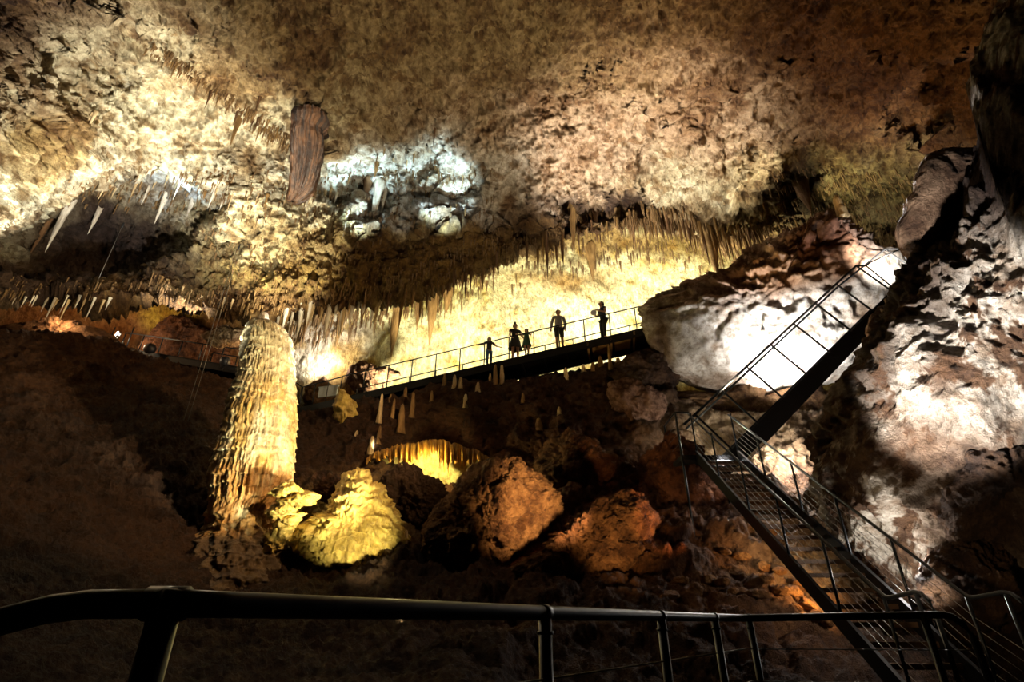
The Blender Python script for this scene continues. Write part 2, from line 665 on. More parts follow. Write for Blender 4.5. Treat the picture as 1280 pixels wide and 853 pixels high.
def ceil_col(w, px, py, dv):
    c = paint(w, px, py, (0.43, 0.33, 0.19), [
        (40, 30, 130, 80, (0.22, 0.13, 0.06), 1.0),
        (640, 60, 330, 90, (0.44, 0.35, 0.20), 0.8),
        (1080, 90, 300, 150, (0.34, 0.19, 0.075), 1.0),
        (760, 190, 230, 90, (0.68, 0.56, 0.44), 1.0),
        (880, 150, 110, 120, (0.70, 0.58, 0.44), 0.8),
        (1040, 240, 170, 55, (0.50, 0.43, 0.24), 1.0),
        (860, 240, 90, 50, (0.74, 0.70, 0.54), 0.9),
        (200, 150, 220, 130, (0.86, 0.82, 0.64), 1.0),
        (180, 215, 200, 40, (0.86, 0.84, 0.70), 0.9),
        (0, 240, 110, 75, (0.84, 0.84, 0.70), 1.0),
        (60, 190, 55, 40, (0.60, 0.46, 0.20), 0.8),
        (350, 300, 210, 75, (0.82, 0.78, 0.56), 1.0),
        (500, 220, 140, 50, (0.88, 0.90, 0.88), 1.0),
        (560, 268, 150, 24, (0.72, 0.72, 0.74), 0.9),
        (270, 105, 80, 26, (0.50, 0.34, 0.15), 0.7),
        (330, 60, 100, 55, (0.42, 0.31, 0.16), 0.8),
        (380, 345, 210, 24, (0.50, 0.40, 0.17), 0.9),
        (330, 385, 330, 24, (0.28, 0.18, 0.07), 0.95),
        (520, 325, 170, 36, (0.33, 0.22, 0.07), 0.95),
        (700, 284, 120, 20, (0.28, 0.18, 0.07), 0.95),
        (756, 266, 62, 21, (0.13, 0.08, 0.045), 1.0),  # elliptical shadow on the ceiling, painted into the colour
        (140, 305, 125, 55, (0.12, 0.088, 0.082), 1.0),  # left hollow: its shade is put into the colour as well as the shape
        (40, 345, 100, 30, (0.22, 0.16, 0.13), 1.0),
        (215, 240, 62, 20, (0.70, 0.76, 0.82), 0.95),  # bluish light on the hollow's top rim, painted into the colour
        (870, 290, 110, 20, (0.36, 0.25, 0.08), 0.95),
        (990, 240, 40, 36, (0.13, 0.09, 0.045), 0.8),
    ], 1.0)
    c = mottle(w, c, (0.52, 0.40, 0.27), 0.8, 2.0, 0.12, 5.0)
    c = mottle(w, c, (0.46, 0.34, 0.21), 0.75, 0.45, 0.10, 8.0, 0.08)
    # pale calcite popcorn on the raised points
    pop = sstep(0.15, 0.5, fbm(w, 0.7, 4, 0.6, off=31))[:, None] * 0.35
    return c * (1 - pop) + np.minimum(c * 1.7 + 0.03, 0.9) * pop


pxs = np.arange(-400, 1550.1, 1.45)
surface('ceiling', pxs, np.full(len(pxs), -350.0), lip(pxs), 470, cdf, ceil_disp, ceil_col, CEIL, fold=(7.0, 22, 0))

# ------------------------------------------------------------------ back wall
bd = rbf([
    (-400, 300, 22), (0, 330, 25.5), (200, 330, 28), (400, 330, 26.5), (640, 250, 27.5), (640, 330, 27.5), (900, 250, 27), (1200, 240, 24), (1400, 240, 20),
    (-400, 480, 22), (0, 420, 25.5), (200, 450, 28), (360, 420, 25), (420, 470, 25.2), (500, 440, 27), (640, 420, 27.2), (800, 400, 26.5), (900, 350, 26), (1100, 350, 23),
    (0, 560, 24), (400, 560, 25.5), (640, 560, 25.5), (900, 520, 24), (1300, 500, 18)], 0.002)


def back_disp(w, px, py):
    q = w.copy()
    q[:, 2] *= 0.45
    return fbm(w, 3.2, 4, 0.5, off=2) * 0.5 + fbm(q, 0.8, 5, 0.6, True, off=6) * 0.14 + fbm(w, 0.3, 3, 0.6, off=9) * 0.06


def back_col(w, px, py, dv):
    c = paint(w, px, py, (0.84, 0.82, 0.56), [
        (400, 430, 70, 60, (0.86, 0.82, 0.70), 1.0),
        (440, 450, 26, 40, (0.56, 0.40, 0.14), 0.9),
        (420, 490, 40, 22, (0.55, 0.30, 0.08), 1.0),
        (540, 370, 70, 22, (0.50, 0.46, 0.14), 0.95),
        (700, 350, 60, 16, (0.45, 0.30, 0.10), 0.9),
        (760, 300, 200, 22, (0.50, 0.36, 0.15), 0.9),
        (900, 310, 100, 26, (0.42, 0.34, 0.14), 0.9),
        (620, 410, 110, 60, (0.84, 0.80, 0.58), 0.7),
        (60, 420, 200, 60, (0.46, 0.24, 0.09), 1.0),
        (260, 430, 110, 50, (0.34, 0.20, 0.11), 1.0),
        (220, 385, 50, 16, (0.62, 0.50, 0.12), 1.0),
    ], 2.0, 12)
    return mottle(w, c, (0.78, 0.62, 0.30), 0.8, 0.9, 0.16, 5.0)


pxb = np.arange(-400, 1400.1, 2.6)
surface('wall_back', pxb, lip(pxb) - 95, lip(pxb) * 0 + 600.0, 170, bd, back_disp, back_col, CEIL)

# ------------------------------------------------------------------ ground slope
rx = [-400, 0, 60, 130, 190, 250, 310, 370, 430, 500, 560, 640, 700, 800, 850, 900, 1000, 1100, 1250, 1550]
ry = [395, 415, 418, 426, 447, 468, 482, 520, 508, 500, 480, 478, 470, 452, 500, 520, 520, 520, 530, 540]


def ridge(px):
    return np.interp(px, rx, ry)


gd = rbf([
    (-400, 395, 17), (0, 415, 20), (130, 425, 22.5), (250, 462, 21.5), (370, 520, 20), (430, 510, 19.3), (560, 482, 19), (700, 470, 18.8), (800, 455, 18.4), (850, 500, 17), (900, 520, 16.5), (1000, 520, 15.5), (1100, 520, 14), (1300, 530, 12),
    (-400, 560, 9), (-50, 560, 12), (130, 540, 15.5), (260, 560, 15.5), (380, 600, 15.5), (500, 560, 17), (540, 600, 17.2), (640, 540, 16.6), (760, 520, 16.2), (860, 580, 15), (960, 560, 14.8), (1050, 580, 13.6), (1200, 600, 11),
    (-200, 700, 6), (60, 680, 8.5), (220, 680, 11.2), (300, 720, 11), (420, 720, 10.8), (500, 650, 13.4), (600, 720, 10.6), (720, 720, 10.4), (840, 700, 11), (940, 700, 11.4), (1050, 720, 11), (1150, 760, 9.8), (1300, 740, 7.5),
    (-200, 800, 4), (100, 800, 5.5), (350, 800, 7.5), (600, 800, 7.6), (800, 800, 7.8), (950, 800, 8.6), (1100, 820, 8.8), (1300, 840, 6.5),
    (-200, 960, 2.8), (100, 960, 3.6), (640, 960, 4.6), (1000, 960, 6), (1300, 980, 5),
    (0, 1100, 2.5), (640, 1100, 3.4), (1300, 1100, 3.5)], 0.002)


def gdf(px, py):
    return np.maximum(gd(px, py), 2.2)


def ground_disp(w, px, py):
    near = np.clip(gdf(px, py) / 12.0, 0.35, 1)
    f1, f2, idc = worley(w + 0.35 * fbm(w, 1.2, 3)[:, None], 1.15, off=3)
    ch = (idc - 0.35) * sstep(0.0, 0.22, f2 - f1) * 0.55
    rough = sstep(380, 560, px) * sstep(500, 560, py)
    edge = sstep(0, 60, py - ridge(px))
    return (fbm(w, 2.6, 5, 0.55, off=7) * 0.42 * (0.35 + 0.65 * edge) + ch * (0.22 + 0.78 * rough) * edge + fbm(w, 0.5, 5, 0.65, True, off=17) * 0.20 + fbm(w, 1.3, 4, 0.6, True, off=27) * 0.16) * near


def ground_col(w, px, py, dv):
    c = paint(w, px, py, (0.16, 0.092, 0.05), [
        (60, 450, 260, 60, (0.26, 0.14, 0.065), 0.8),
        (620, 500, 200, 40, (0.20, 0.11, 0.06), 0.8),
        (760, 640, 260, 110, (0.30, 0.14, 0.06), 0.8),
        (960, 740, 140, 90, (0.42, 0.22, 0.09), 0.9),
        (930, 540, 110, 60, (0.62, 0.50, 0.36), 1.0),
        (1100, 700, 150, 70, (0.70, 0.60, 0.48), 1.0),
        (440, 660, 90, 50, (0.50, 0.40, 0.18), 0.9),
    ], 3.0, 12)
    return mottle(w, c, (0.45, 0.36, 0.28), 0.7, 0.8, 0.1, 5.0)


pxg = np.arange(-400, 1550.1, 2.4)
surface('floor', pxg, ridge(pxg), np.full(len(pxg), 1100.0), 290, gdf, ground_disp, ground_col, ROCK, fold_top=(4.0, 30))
#PART2


# ------------------------------------------------------------------ right wall
def wr_custom(w, n):
    # vertical spurs and hollows, and a brow above which the wall falls back
    q = w.copy()
    q[:, 2] *= 0.5
    f1, f2, idc = worley(w + 0.4 * fbm(w, 0.9, 3)[:, None], 0.75, off=8)
    return fbm(q, 1.7, 4, 0.55, True, off=12) * 0.45 + (idc - 0.5) * 0.28 * sstep(0, 0.3, f2 - f1) + fbm(w, 0.25, 4, 0.6, True, off=15) * 0.07


def wr_post(w, c):
    # brown rock showing in ragged patches through the pale calcite skin
    q = w.copy()
    q[:, 2] = q[:, 2] * 0.8 + q[:, 0] * 0.5
    n = fbm(q, 0.75, 6, 0.68, off=51) + 0.35 * fbm(q, 2.2, 3, off=53)
    a = sstep(0.05, 0.10, n)[:, None] * 0.97
    b = np.array((0.23, 0.14, 0.08))
    return np.minimum(c, c * (1 - a) + b * a)


REDB = (0.20, 0.10, 0.05)
blob('wall_right', [(1030, 590), (1045, 520), (1075, 455), (1098, 400), (1122, 370), (1165, 332), (1205, 275), (1222, 225), (1228, 185),
                    (1215, 130), (1230, 60), (1300, -60), (1500, -150), (1750, 150), (1750, 500), (1700, 900), (1450, 1100), (1240, 1000),
                    (1190, 860), (1150, 790), (1090, 700), (1045, 650)],
     (1330, 470), 10.2, 2.6, sub=8, k=3.0, tilt=(-0.14, 0.10), amp=0.32, sc=1.6, base=(0.84, 0.80, 0.74), seed=3,
     blobs=[(1240, 210, 140, 95, (0.10, 0.055, 0.035), 1.0), (1150, 300, 60, 110, (0.12, 0.07, 0.045), 1.0),  # first patch puts the upper wall's shadow into the colour
            (1100, 430, 30, 90, (0.13, 0.08, 0.05), 0.9), (1240, 640, 110, 120, (0.17, 0.10, 0.05), 1.0),
            (1150, 560, 50, 40, (0.22, 0.13, 0.07), 0.8), (1190, 470, 26, 30, (0.20, 0.12, 0.07), 0.9), (1060, 520, 30, 60, (0.26, 0.17, 0.1), 0.7)],
     mott=((0.5, 0.38, 0.28), 0.7, 0.5, 0.16), kind='structure', custom=wr_custom, post=wr_post)

blob('boulder', [(1205, 186), (1180, 186), (1160, 193), (1147, 213), (1140, 240), (1130, 268), (1121, 285), (1120, 300), (1128, 318),
                 (1142, 328), (1160, 322), (1178, 300), (1200, 268), (1230, 240), (1245, 210), (1230, 190)],
     (1172, 252), 11.0, 0.7, sub=6, amp=0.10, sc=0.7, base=(0.40, 0.29, 0.21), seed=5, mott=((0.4, 0.3, 0.22), 0.7, 0.5, 0.05),
     label='brown nose of rock jutting above the top end of the upper metal stairs', cat='rock')

blob('rock_pillar', [(1140, 322), (1160, 335), (1150, 380), (1128, 430), (1106, 480), (1090, 530), (1060, 560), (1040, 560), (1048, 510),
                     (1068, 470), (1088, 430), (1108, 380), (1125, 340)],
     (1103, 435), 11.8, 0.55, sub=6, amp=0.10, sc=0.8, base=(0.17, 0.10, 0.065), seed=6, tilt=(0, 0.2), k=2.2,
     label='dark leaning rib of rock between the pale wall and the upper stairs', cat='rock')


def wb_custom(w, n):
    # chunky ledges across the upper half, smooth cleft face below
    up = (w[:, 2] - EZ) * CP - w[:, 1] * SP
    dep = w[:, 1] * CP + (w[:, 2] - EZ) * SP
    py = 426.5 - up / dep * F
    px = 640 + w[:, 0] / dep * F
    line = 415 - (px - 830) * 0.36
    upm = sstep(8, -28, py - line)
    q = w.copy()
    q[:, 2] *= 1.8
    led = fbm(q, 0.9, 4, 0.6, True, off=44)
    crack = fbm(w, 1.5, 3, 0.5, True, off=48)
    f1, f2, idc = worley(w * np.array([1, 1, 1.3]) + 0.4 * fbm(w, 0.8, 3)[:, None], 0.8, off=9)
    return upm * (led * 0.42 - 0.10 + (idc - 0.5) * 0.35 * sstep(0, 0.2, f2 - f1)) - (1 - upm) * 0.12 * sstep(0.55, 0.8, crack) \
        + (1 - upm) * 0.12 * fbm(w, 0.9, 4, 0.5, True, off=3) + 0.03 * fbm(w, 0.25, 3)


blob('white_boulder', [(806, 387), (820, 375), (844, 363), (884, 347), (920, 337), (955, 311), (990, 294), (1003, 290), (1009, 280), (1019, 272),
                       (1051, 276), (1075, 292), (1099, 308), (1130, 312), (1140, 350), (1125, 400), (1100, 440), (1070, 466), (1039, 478),
                       (979, 486), (931, 491), (884, 487), (840, 470), (822, 446), (809, 419)],
     (965, 395), 18.6, 1.7, sub=7, k=3.6, tilt=(0.0, 0.02), amp=0.09, sc=1.3, base=(0.78, 0.76, 0.73), seed=9, mat=SMOOTH,
     blobs=[(930, 345, 110, 30, (0.36, 0.24, 0.17), 0.9), (1030, 300, 70, 34, (0.24, 0.13, 0.09), 1.0), (1060, 330, 40, 26, (0.42, 0.27, 0.18), 0.9),
            (826, 420, 18, 60, (0.24, 0.17, 0.12), 0.9), (900, 478, 60, 14, (0.36, 0.27, 0.2), 0.7), (1085, 400, 24, 20, (0.55, 0.40, 0.28), 0.7),
            (980, 345, 60, 20, (0.50, 0.36, 0.25), 0.8)],
     mott=((0.55, 0.42, 0.32), 0.6, 0.7, 0.18), custom=wb_custom,
     label='huge white-faced limestone boulder behind the upper stairs', cat='boulder')

ORB = (0.42, 0.22, 0.09)


def lump(w, n):
    f1, f2, idc = worley(w + 0.25 * fbm(w, 0.5, 3)[:, None], 0.34, off=5)
    return (idc - 0.5) * 0.20 * sstep(0, 0.2, f2 - f1) + 0.07 * fbm(w, 0.16, 4, 0.6, True)


BOULD = [
    ('boulder', [(574, 598), (594, 581), (623, 575), (658, 584), (685, 601), (695, 618), (702, 630), (692, 653), (685, 672), (668, 689), (643, 697),
                 (623, 707), (594, 717), (564, 731), (525, 722), (508, 697), (513, 662), (525, 643), (554, 623)], (608, 650), 12.0, 1.2, (0.50, 0.33, 0.17),
     'large rounded orange-brown boulder in the middle, right of the yellow flowstone'),
    ('boulder', [(775, 611), (789, 609), (817, 620), (829, 643), (826, 667), (817, 682), (796, 699), (775, 720), (760, 748), (708, 762), (641, 765), (600, 750),
                 (630, 713), (676, 689), (708, 667), (736, 643), (757, 625)], (735, 690), 11.0, 1.1, (0.42, 0.25, 0.13),
     'long dark boulder with a red-lit right flank, below the rounded orange boulder'),
    ('boulder', [(680, 558), (701, 548), (715, 534), (729, 541), (747, 562), (777, 580), (765, 603), (736, 612), (704, 614), (680, 604), (668, 580)], (720, 580), 14.4, 0.8,
     (0.36, 0.22, 0.11), 'craggy brown rock behind and above the rounded orange boulder'),
    ('rock_slab', [(765, 478), (786, 474), (806, 482), (832, 500), (830, 517), (818, 533), (800, 534), (778, 520), (762, 500)], (798, 504), 16.3, 0.5,
     (0.48, 0.33, 0.26), 'pinkish pale slab under the left end of the white boulder'),
    ('boulder', [(815, 560), (838, 535), (862, 532), (880, 570), (896, 605), (905, 640), (892, 665), (860, 690), (836, 665), (822, 630), (800, 612), (790, 590)],
     (850, 610), 13.6, 0.8, (0.40, 0.20, 0.10), 'reddish sloping rock left of the top of the lower stairs'),
    ('boulder', [(1036, 650), (1050, 622), (1068, 604), (1086, 602), (1109, 622), (1122, 644), (1118, 670), (1128, 719), (1105, 745), (1078, 735), (1062, 693), (1045, 668)],
     (1082, 660), 11.2, 0.8, (0.62, 0.48, 0.36), 'veined pale brown boulder beside the right handrail of the lower stairs'),
    ('boulder', [(1175, 645), (1185, 600), (1210, 565), (1260, 552), (1320, 560), (1350, 610), (1330, 680), (1260, 700), (1190, 692)], (1250, 625), 8.3, 0.9,
     (0.17, 0.105, 0.06), 'big brown bulge of rock at the right edge of the photo'),
    ('boulder', [(1150, 720), (1168, 690), (1210, 678), (1270, 690), (1330, 720), (1330, 790), (1250, 810), (1190, 790)], (1240, 740), 7.9, 0.7,
     (0.20, 0.12, 0.06), 'dark boulder behind the lowest handrail at the right edge'),
    ('rock_slab', [(812, 486), (850, 490), (900, 496), (960, 494), (1040, 482), (1056, 500), (1040, 535), (960, 545), (900, 540), (850, 526), (820, 506)], (930, 515), 17.6, 0.7,
     (0.50, 0.34, 0.20), 'brown slab of rock wedged under the white boulder, behind the stair landing'),
    ('boulder', [(762, 466), (778, 452), (796, 442), (815, 434), (836, 458), (852, 482), (846, 504), (805, 494), (776, 482)], (808, 470), 17.9, 0.6,
     (0.22, 0.14, 0.09), 'dark rock under the right end of the footbridge'),
    ('rock_ledge', [(-20, 412), (20, 404), (50, 402), (80, 403), (105, 407), (130, 414), (146, 424), (140, 436), (90, 432), (40, 428), (-20, 428)], (70, 417), 23.6, 0.5,
     (0.62, 0.42, 0.26), 'pale lit ledge along the floor of the far left gallery'),
    ('rock_slab', [(430, 470), (470, 462), (500, 470), (480, 480), (440, 484)], (465, 473), 24.0, 0.5, (0.42, 0.28, 0.18),
     'low brown rock seen through the railing at the left end of the bridge'),
    ('rock_mound', [(150, 470), (172, 440), (190, 415), (208, 399), (222, 396), (250, 410), (280, 430), (320, 450), (340, 480), (300, 500), (200, 500)], (240, 450), 27.2, 1.2,
     (0.34, 0.18, 0.09), 'smooth brown mound behind the far left walkway'),
    ('rock_ledge', [(252, 420), (268, 414), (290, 412), (306, 408), (314, 416), (304, 426), (284, 430), (262, 430)], (284, 421), 24.6, 0.5, (0.62, 0.48, 0.32),
     'pale ledge of rock left of the tall stalagmite top'),
    ('rock_block', [(395, 600), (402, 592), (420, 593), (424, 606), (422, 622), (398, 622)], (410, 608), 13.2, 0.25, (0.22, 0.12, 0.06),
     'square brown block of rock between tall stalagmite and yellow flowstone'),
    ('rock_spur', [(372, 520), (384, 505), (395, 470), (402, 462), (410, 480), (420, 500), (424, 520), (400, 530)], (400, 505), 23.5, 0.5, (0.36, 0.24, 0.14),
     'pointed brown rock behind the left landing of the bridge'),
]
for i, (nm, ol, ce, d, th, colr, lab) in enumerate(BOULD):
    big = len(ol) > 11 and d < 15
    blob(nm, ol, ce, d, th, sub=7 if i < 2 else 6, k=2.7, amp=0.15 if big else 0.09, sc=0.8, base=colr, seed=20 + i * 3,
         mott=((0.36, 0.27, 0.2), 0.8, 0.45, 0.06), custom=lump, facets=9 if big else 4, label=lab, cat='rock')

# loose rocks under the stairs
RUB = [(870, 742, 9, 12), (886, 726, 10, 9), (943, 686, 12, 13), (932, 742, 7, 7), (957, 730, 9, 8), (975, 742, 10, 9), (968, 758, 9, 7), (990, 752, 10, 8),
       (1002, 768, 10, 9), (985, 770, 8, 7), (1012, 785, 10, 8), (950, 752, 7, 6), (940, 765, 8, 6), (1000, 735, 8, 8), (925, 700, 8, 7), (955, 712, 7, 8),
       (975, 718, 8, 6), (912, 752, 7, 5), (902, 700, 8, 6), (1030, 792, 9, 8), (960, 690, 9, 7), (848, 732, 8, 7), (900, 735, 9, 6), (835, 745, 9, 6)]
rub_protos = []
for q, (x, y, a, b) in enumerate(RUB):
    g = on_surface('floor', x, y)
    if q < 5:
        dq = depth_of(g)
        r = 10
        o = blob('loose_rock', [(x + r * math.cos(t) * rnd.uniform(0.7, 1.15), y + r * math.sin(t) * rnd.uniform(0.7, 1.15)) for t in np.arange(0, 6.28, 0.6)],
                 (x, y), dq - 0.1, 0.17, sub=4, k=3.0, amp=0.06, sc=0.3, base=(0.50, 0.28, 0.11), seed=60 + q, mott=None)
        rub_protos.append((o, r))
        o.scale = (a / 10, a / 10, b / 10)
    else:
        p, r = rub_protos[q % 5]
        o = p.copy()
        COL.objects.link(o)
        o.location = g + Vector((0, -0.1, -0.08))
        o.rotation_euler = (0, 0, rnd.uniform(0, 6.28))
        o.scale = (a / 10, a / 10, b / 10)
    tag(o, 'small loose orange-lit rock in the rubble beneath the lower stairs', 'rock', 'loose rocks beneath the lower stairs')


# ------------------------------------------------------------------ tall stalagmite
def lathe_px(name, prof, d0, d1, mat, custom, colf, nr=260, nc=220, flat=1.0, parent=None):
    """round column through photo stations (py, cx, halfwidth); distance runs from d0 (first) to d1 (last)"""
    prof = np.array(prof, dtype=float)
    ys = np.linspace(prof[0, 0], prof[-1, 0], nr)
    cx = np.interp(ys, prof[:, 0], prof[:, 1])
    hw = np.interp(ys, prof[:, 0], prof[:, 2])
    for _ in range(3):
        cx[1:-1] = (cx[:-2] + cx[2:] + 2 * cx[1:-1]) / 4
        hw[1:-1] = (hw[:-2] + hw[2:] + 2 * hw[1:-1]) / 4
    dd = np.interp(ys, [prof[0, 0], prof[-1, 0]], [d0, d1])
    cen = PA(cx, ys, dd)
    R = hw * dd / F
    th = np.linspace(0, 2 * math.pi, nc, endpoint=False)
    T, Rr = np.meshgrid(th, R)
    X = cen[:, None, 0] + Rr * np.cos(T)
    Y = cen[:, None, 1] + Rr * np.sin(T) * flat
    Z = cen[:, None, 2] + 0 * T
    w = np.stack([X, Y, Z], -1).reshape(-1, 3)
    n = np.stack([np.cos(T), np.sin(T), 0 * T], -1).reshape(-1, 3)
    dv = custom(w, T.ravel(), Rr.ravel(), np.repeat(ys, nc))
    w2 = w + n * dv[:, None]
    f = grid_faces(nr, nc, True)
    cols = colf(w2, T.ravel(), np.repeat(ys, nc), dv)
    # end caps
    v = np.concatenate([w2, cen[:1], cen[-1:]])
    cols = np.concatenate([cols, cols[:1], cols[-1:]])
    a = len(w2)
    caps = []
    fl = [tuple(int(q) for q in x) for x in f]
    for j in range(nc):
        fl.append((a, j, (j + 1) % nc))
        fl.append((a + 1, (nr - 1) * nc + (j + 1) % nc, (nr - 1) * nc + j))
    base = Vector((cen[0, 0], cen[0, 1], w2[:, 2].min())) if cen[0, 2] < cen[-1, 2] else Vector((cen[-1, 0], cen[-1, 1], w2[:, 2].min()))
    o = mesh_obj(name, v - np.array(base), fl, mat, None, True, cols)
    o.location = base
    return o


def stal_custom(w, T, R, ys):
    z = w[:, 2]
    wob = fbm(w, 0.8, 3, off=3) * 0.35
    s = (z + wob) / 0.30
    fr = s - np.floor(s)
    ledge = (1 - fr) ** 2 * 0.045
    flute = fbm(np.stack([np.cos(T) * 5, np.sin(T) * 5, z * 0.45 + np.floor(s) * 3.1], -1), 0.55, 3, 0.6, True, off=5)
    lumps = fbm(w, 1.2, 4, 0.5, off=8) * 0.13
    low = sstep(560, 600, ys) * sstep(640, 620, ys)
    deep = fbm(np.stack([np.cos(T) * 6, np.sin(T) * 6, z * 0.25], -1), 0.7, 2, 0.5, True, off=15)
    scal = fbm(np.stack([w[:, 0], w[:, 1], z * 0.6], -1), 0.09, 2, 0.5, True, off=25) * 0.02
    foot = sstep(625, 660, ys) * (fbm(np.stack([w[:, 0], w[:, 1], z * 0.7], -1), 0.5, 3, 0.55, True, off=35) * 0.20)
    taper = sstep(398, 425, ys)
    return (1.1 * ledge * (0.6 + 0.9 * flute) + flute * 0.035 + lumps + low * deep * 0.10 + scal) * taper + foot


def stal_col(w, T, ys, dv):
    n = len(w)
    c = np.tile(np.array((0.74, 0.70, 0.52)), (n, 1))
    q = w.copy()
    q[:, 2] *= 0.3
    a = (sstep(430, 520, ys) * sstep(-0.25, 0.25, fbm(q, 0.5, 4, 0.6, off=4)))[:, None] * 0.8
    c = c * (1 - a) + np.array((0.62, 0.44, 0.13)) * a
    a = (sstep(575, 600, ys) * sstep(-0.35, 0.1, fbm(q, 0.3, 4, 0.6, off=14)))[:, None] * 0.8
    c = c * (1 - a) + np.array((0.52, 0.30, 0.08)) * a
    a = sstep(668, 685, ys)[:, None]
    c = c * (1 - a) + np.array((0.20, 0.14, 0.07)) * a
    a = sstep(416, 406, ys)[:, None] * 0.7  # shadow over the cap, painted as a darker colour
    c = c * (1 - a) + np.array((0.22, 0.16, 0.11)) * a
    return c


o = lathe_px('stalagmite', [(398, 328, 1.5), (402, 329, 8), (406, 331, 17), (414, 333, 23), (428, 335, 28), (450, 336, 28.5), (480, 332, 32), (500, 329, 36), (530, 325, 39), (560, 321, 43), (600, 315, 44),
                            (625, 311, 42), (640, 303, 36), (662, 301, 36), (672, 300, 44), (690, 298, 58), (720, 296, 66), (760, 290, 84)], 15.0, 11.2, FLOW, stal_custom, stal_col, 420, 300)
tag(o, 'tall pale stalagmite column with scalloped terraces rising on the left', 'stalagmite')


def cone_mesh(name, seed, nr=16, nc=12, bend=0.08, lump=0.12, point=0.9, up=False):
    r_ = random.Random(seed)
    ph = [r_.uniform(0, 6.28) for _ in range(8)]
    v = []
    for i in range(nr + 1):
        t = i / nr
        rad = (1 - t) ** point * (1 + lump * math.sin(t * 13 + ph[0]) * 0.5 + lump * math.sin(t * 29 + ph[1]) * 0.35) + 0.02 * (1 - t)
        if t < 0.12:
            rad *= 1 + (0.12 - t) * 1.5
        ox = bend * math.sin(t * 2.2 + ph[2]) * t
        oy = bend * math.sin(t * 2.0 + ph[3]) * t
        for j in range(nc):
            a = 2 * math.pi * j / nc
            rr = rad * (1 + lump * math.sin(3 * a + ph[4] + t * 4) + 0.5 * lump * math.sin(5 * a + ph[5]))
            v.append((rr * math.cos(a) + ox, rr * math.sin(a) + oy, t if up else -t))
    f = []
    for i in range(nr):
        for j in range(nc):
            q = (j + 1) % nc
            if up:
                f.append((i * nc + j, i * nc + q, (i + 1) * nc + q, (i + 1) * nc + j))
            else:
                f.append((i * nc + j, (i + 1) * nc + j, (i + 1) * nc + q, i * nc + q))
    f.append(tuple(range(nc)) if not up else tuple(reversed(range(nc))))
    f.append(tuple(nr * nc + j for j in (reversed(range(nc)) if not up else range(nc))))
    me = bpy.data.meshes.new(name)
    me.from_pydata(v, [], f)
    me.polygons.foreach_set('use_smooth', np.ones(len(me.polygons), dtype=bool))
    return me


_protos = {}


def cone(kind, mat, p, r, L, label, cat, group=None, up=False, lean=(0, 0)):
    var = rnd.randrange(6)
    key = (up, mat.name, var)
    if key not in _protos:
        me = cone_mesh('stalagmite' if up else 'stalactite', var * 7 + (100 if up else 0), up=up, point=0.32 if up else 0.85)
        me.materials.append(mat)
        _protos[key] = me
    o = bpy.data.objects.new(kind, _protos[key])
    COL.objects.link(o)
    o.location = p
    o.scale = (r, r, L)
    o.rotation_euler = (lean[0], lean[1], rnd.uniform(0, 6.28))
    tag(o, label, cat, group)
    return o


c_ = cone('stalagmite', CALW, P(326, 409, 14.9), 0.19, 0.50, 'small white pointed cone on top of the tall stalagmite', 'stalagmite', up=True)


# ------------------------------------------------------------------ flowstone mound
def flow_custom(w, n):
    z = w[:, 2] + 0.5 * fbm(w, 0.9, 3, off=6) + 0.25 * w[:, 0]
    s = z / 0.22
    fr = s - np.floor(s)
    q = w.copy()
    q[:, 2] *= 0.3
    return (1 - fr) ** 2 * 0.105 * (0.5 + fbm(w, 0.4, 3, 0.6, True, off=2)) + fbm(q, 0.14, 3, 0.6, True, off=6) * 0.035 + fbm(w, 0.5, 4) * 0.10


FY = (0.66, 0.54, 0.20)
blob('flowstone_mound', [(446, 588), (459, 593), (466, 606), (480, 610), (486, 631), (500, 649), (505, 662), (512, 676), (489, 694), (448, 710), (421, 714), (391, 702), (372, 688), (360, 672),
                         (387, 649), (410, 640), (415, 626), (423, 608), (432, 597)], (440, 658), 11.9, 0.75, mat=FLOW, sub=7, k=2.3, tilt=(0, 0.45), amp=0.09, sc=0.6,
     base=FY, seed=80, mott=((0.7, 0.5, 0.3), 0.4, 0.5, 0.2), custom=flow_custom,
     label='yellow-lit stepped flowstone mound at the foot of the slope', cat='flowstone')
SH = [(356, 614, 17, 6, 0.25), (372, 626, 26, 7, 0.15), (352, 638, 17, 7, 0.2), (360, 652, 18, 7, 0.35), (350, 668, 22, 8, 0.45), (338, 684, 18, 8, 0.3)]
for q, (x, y, a, b, rot) in enumerate(SH):
    ol = [(x + a * math.cos(t) * math.cos(rot) + b * math.sin(t) * math.sin(rot), y - a * math.cos(t) * math.sin(rot) + b * math.sin(t) * math.cos(rot)) for t in np.arange(0, 6.28, 0.45)]
    blob('flowstone_shelf', ol, (x, y), 11.6, 0.35, mat=FLOW, sub=5, k=2.4, amp=0.05, sc=0.35, base=FY, seed=90 + q, mott=None, custom=flow_custom,
         label='small yellow flowstone shelf between the tall stalagmite and the mound', cat='flowstone', group='flowstone shelves beside the tall stalagmite')

blob('dark_rock', [(474, 612), (490, 588), (508, 582), (530, 594), (552, 612), (572, 630), (565, 655), (530, 668), (505, 655), (488, 640)], (522, 626), 13.3, 0.4,
     sub=6, amp=0.12, sc=0.6, base=(0.20, 0.13, 0.08), seed=120, mott=None, custom=lump,
     label='dark rock between the yellow flowstone mound and the rounded orange boulder', cat='rock')
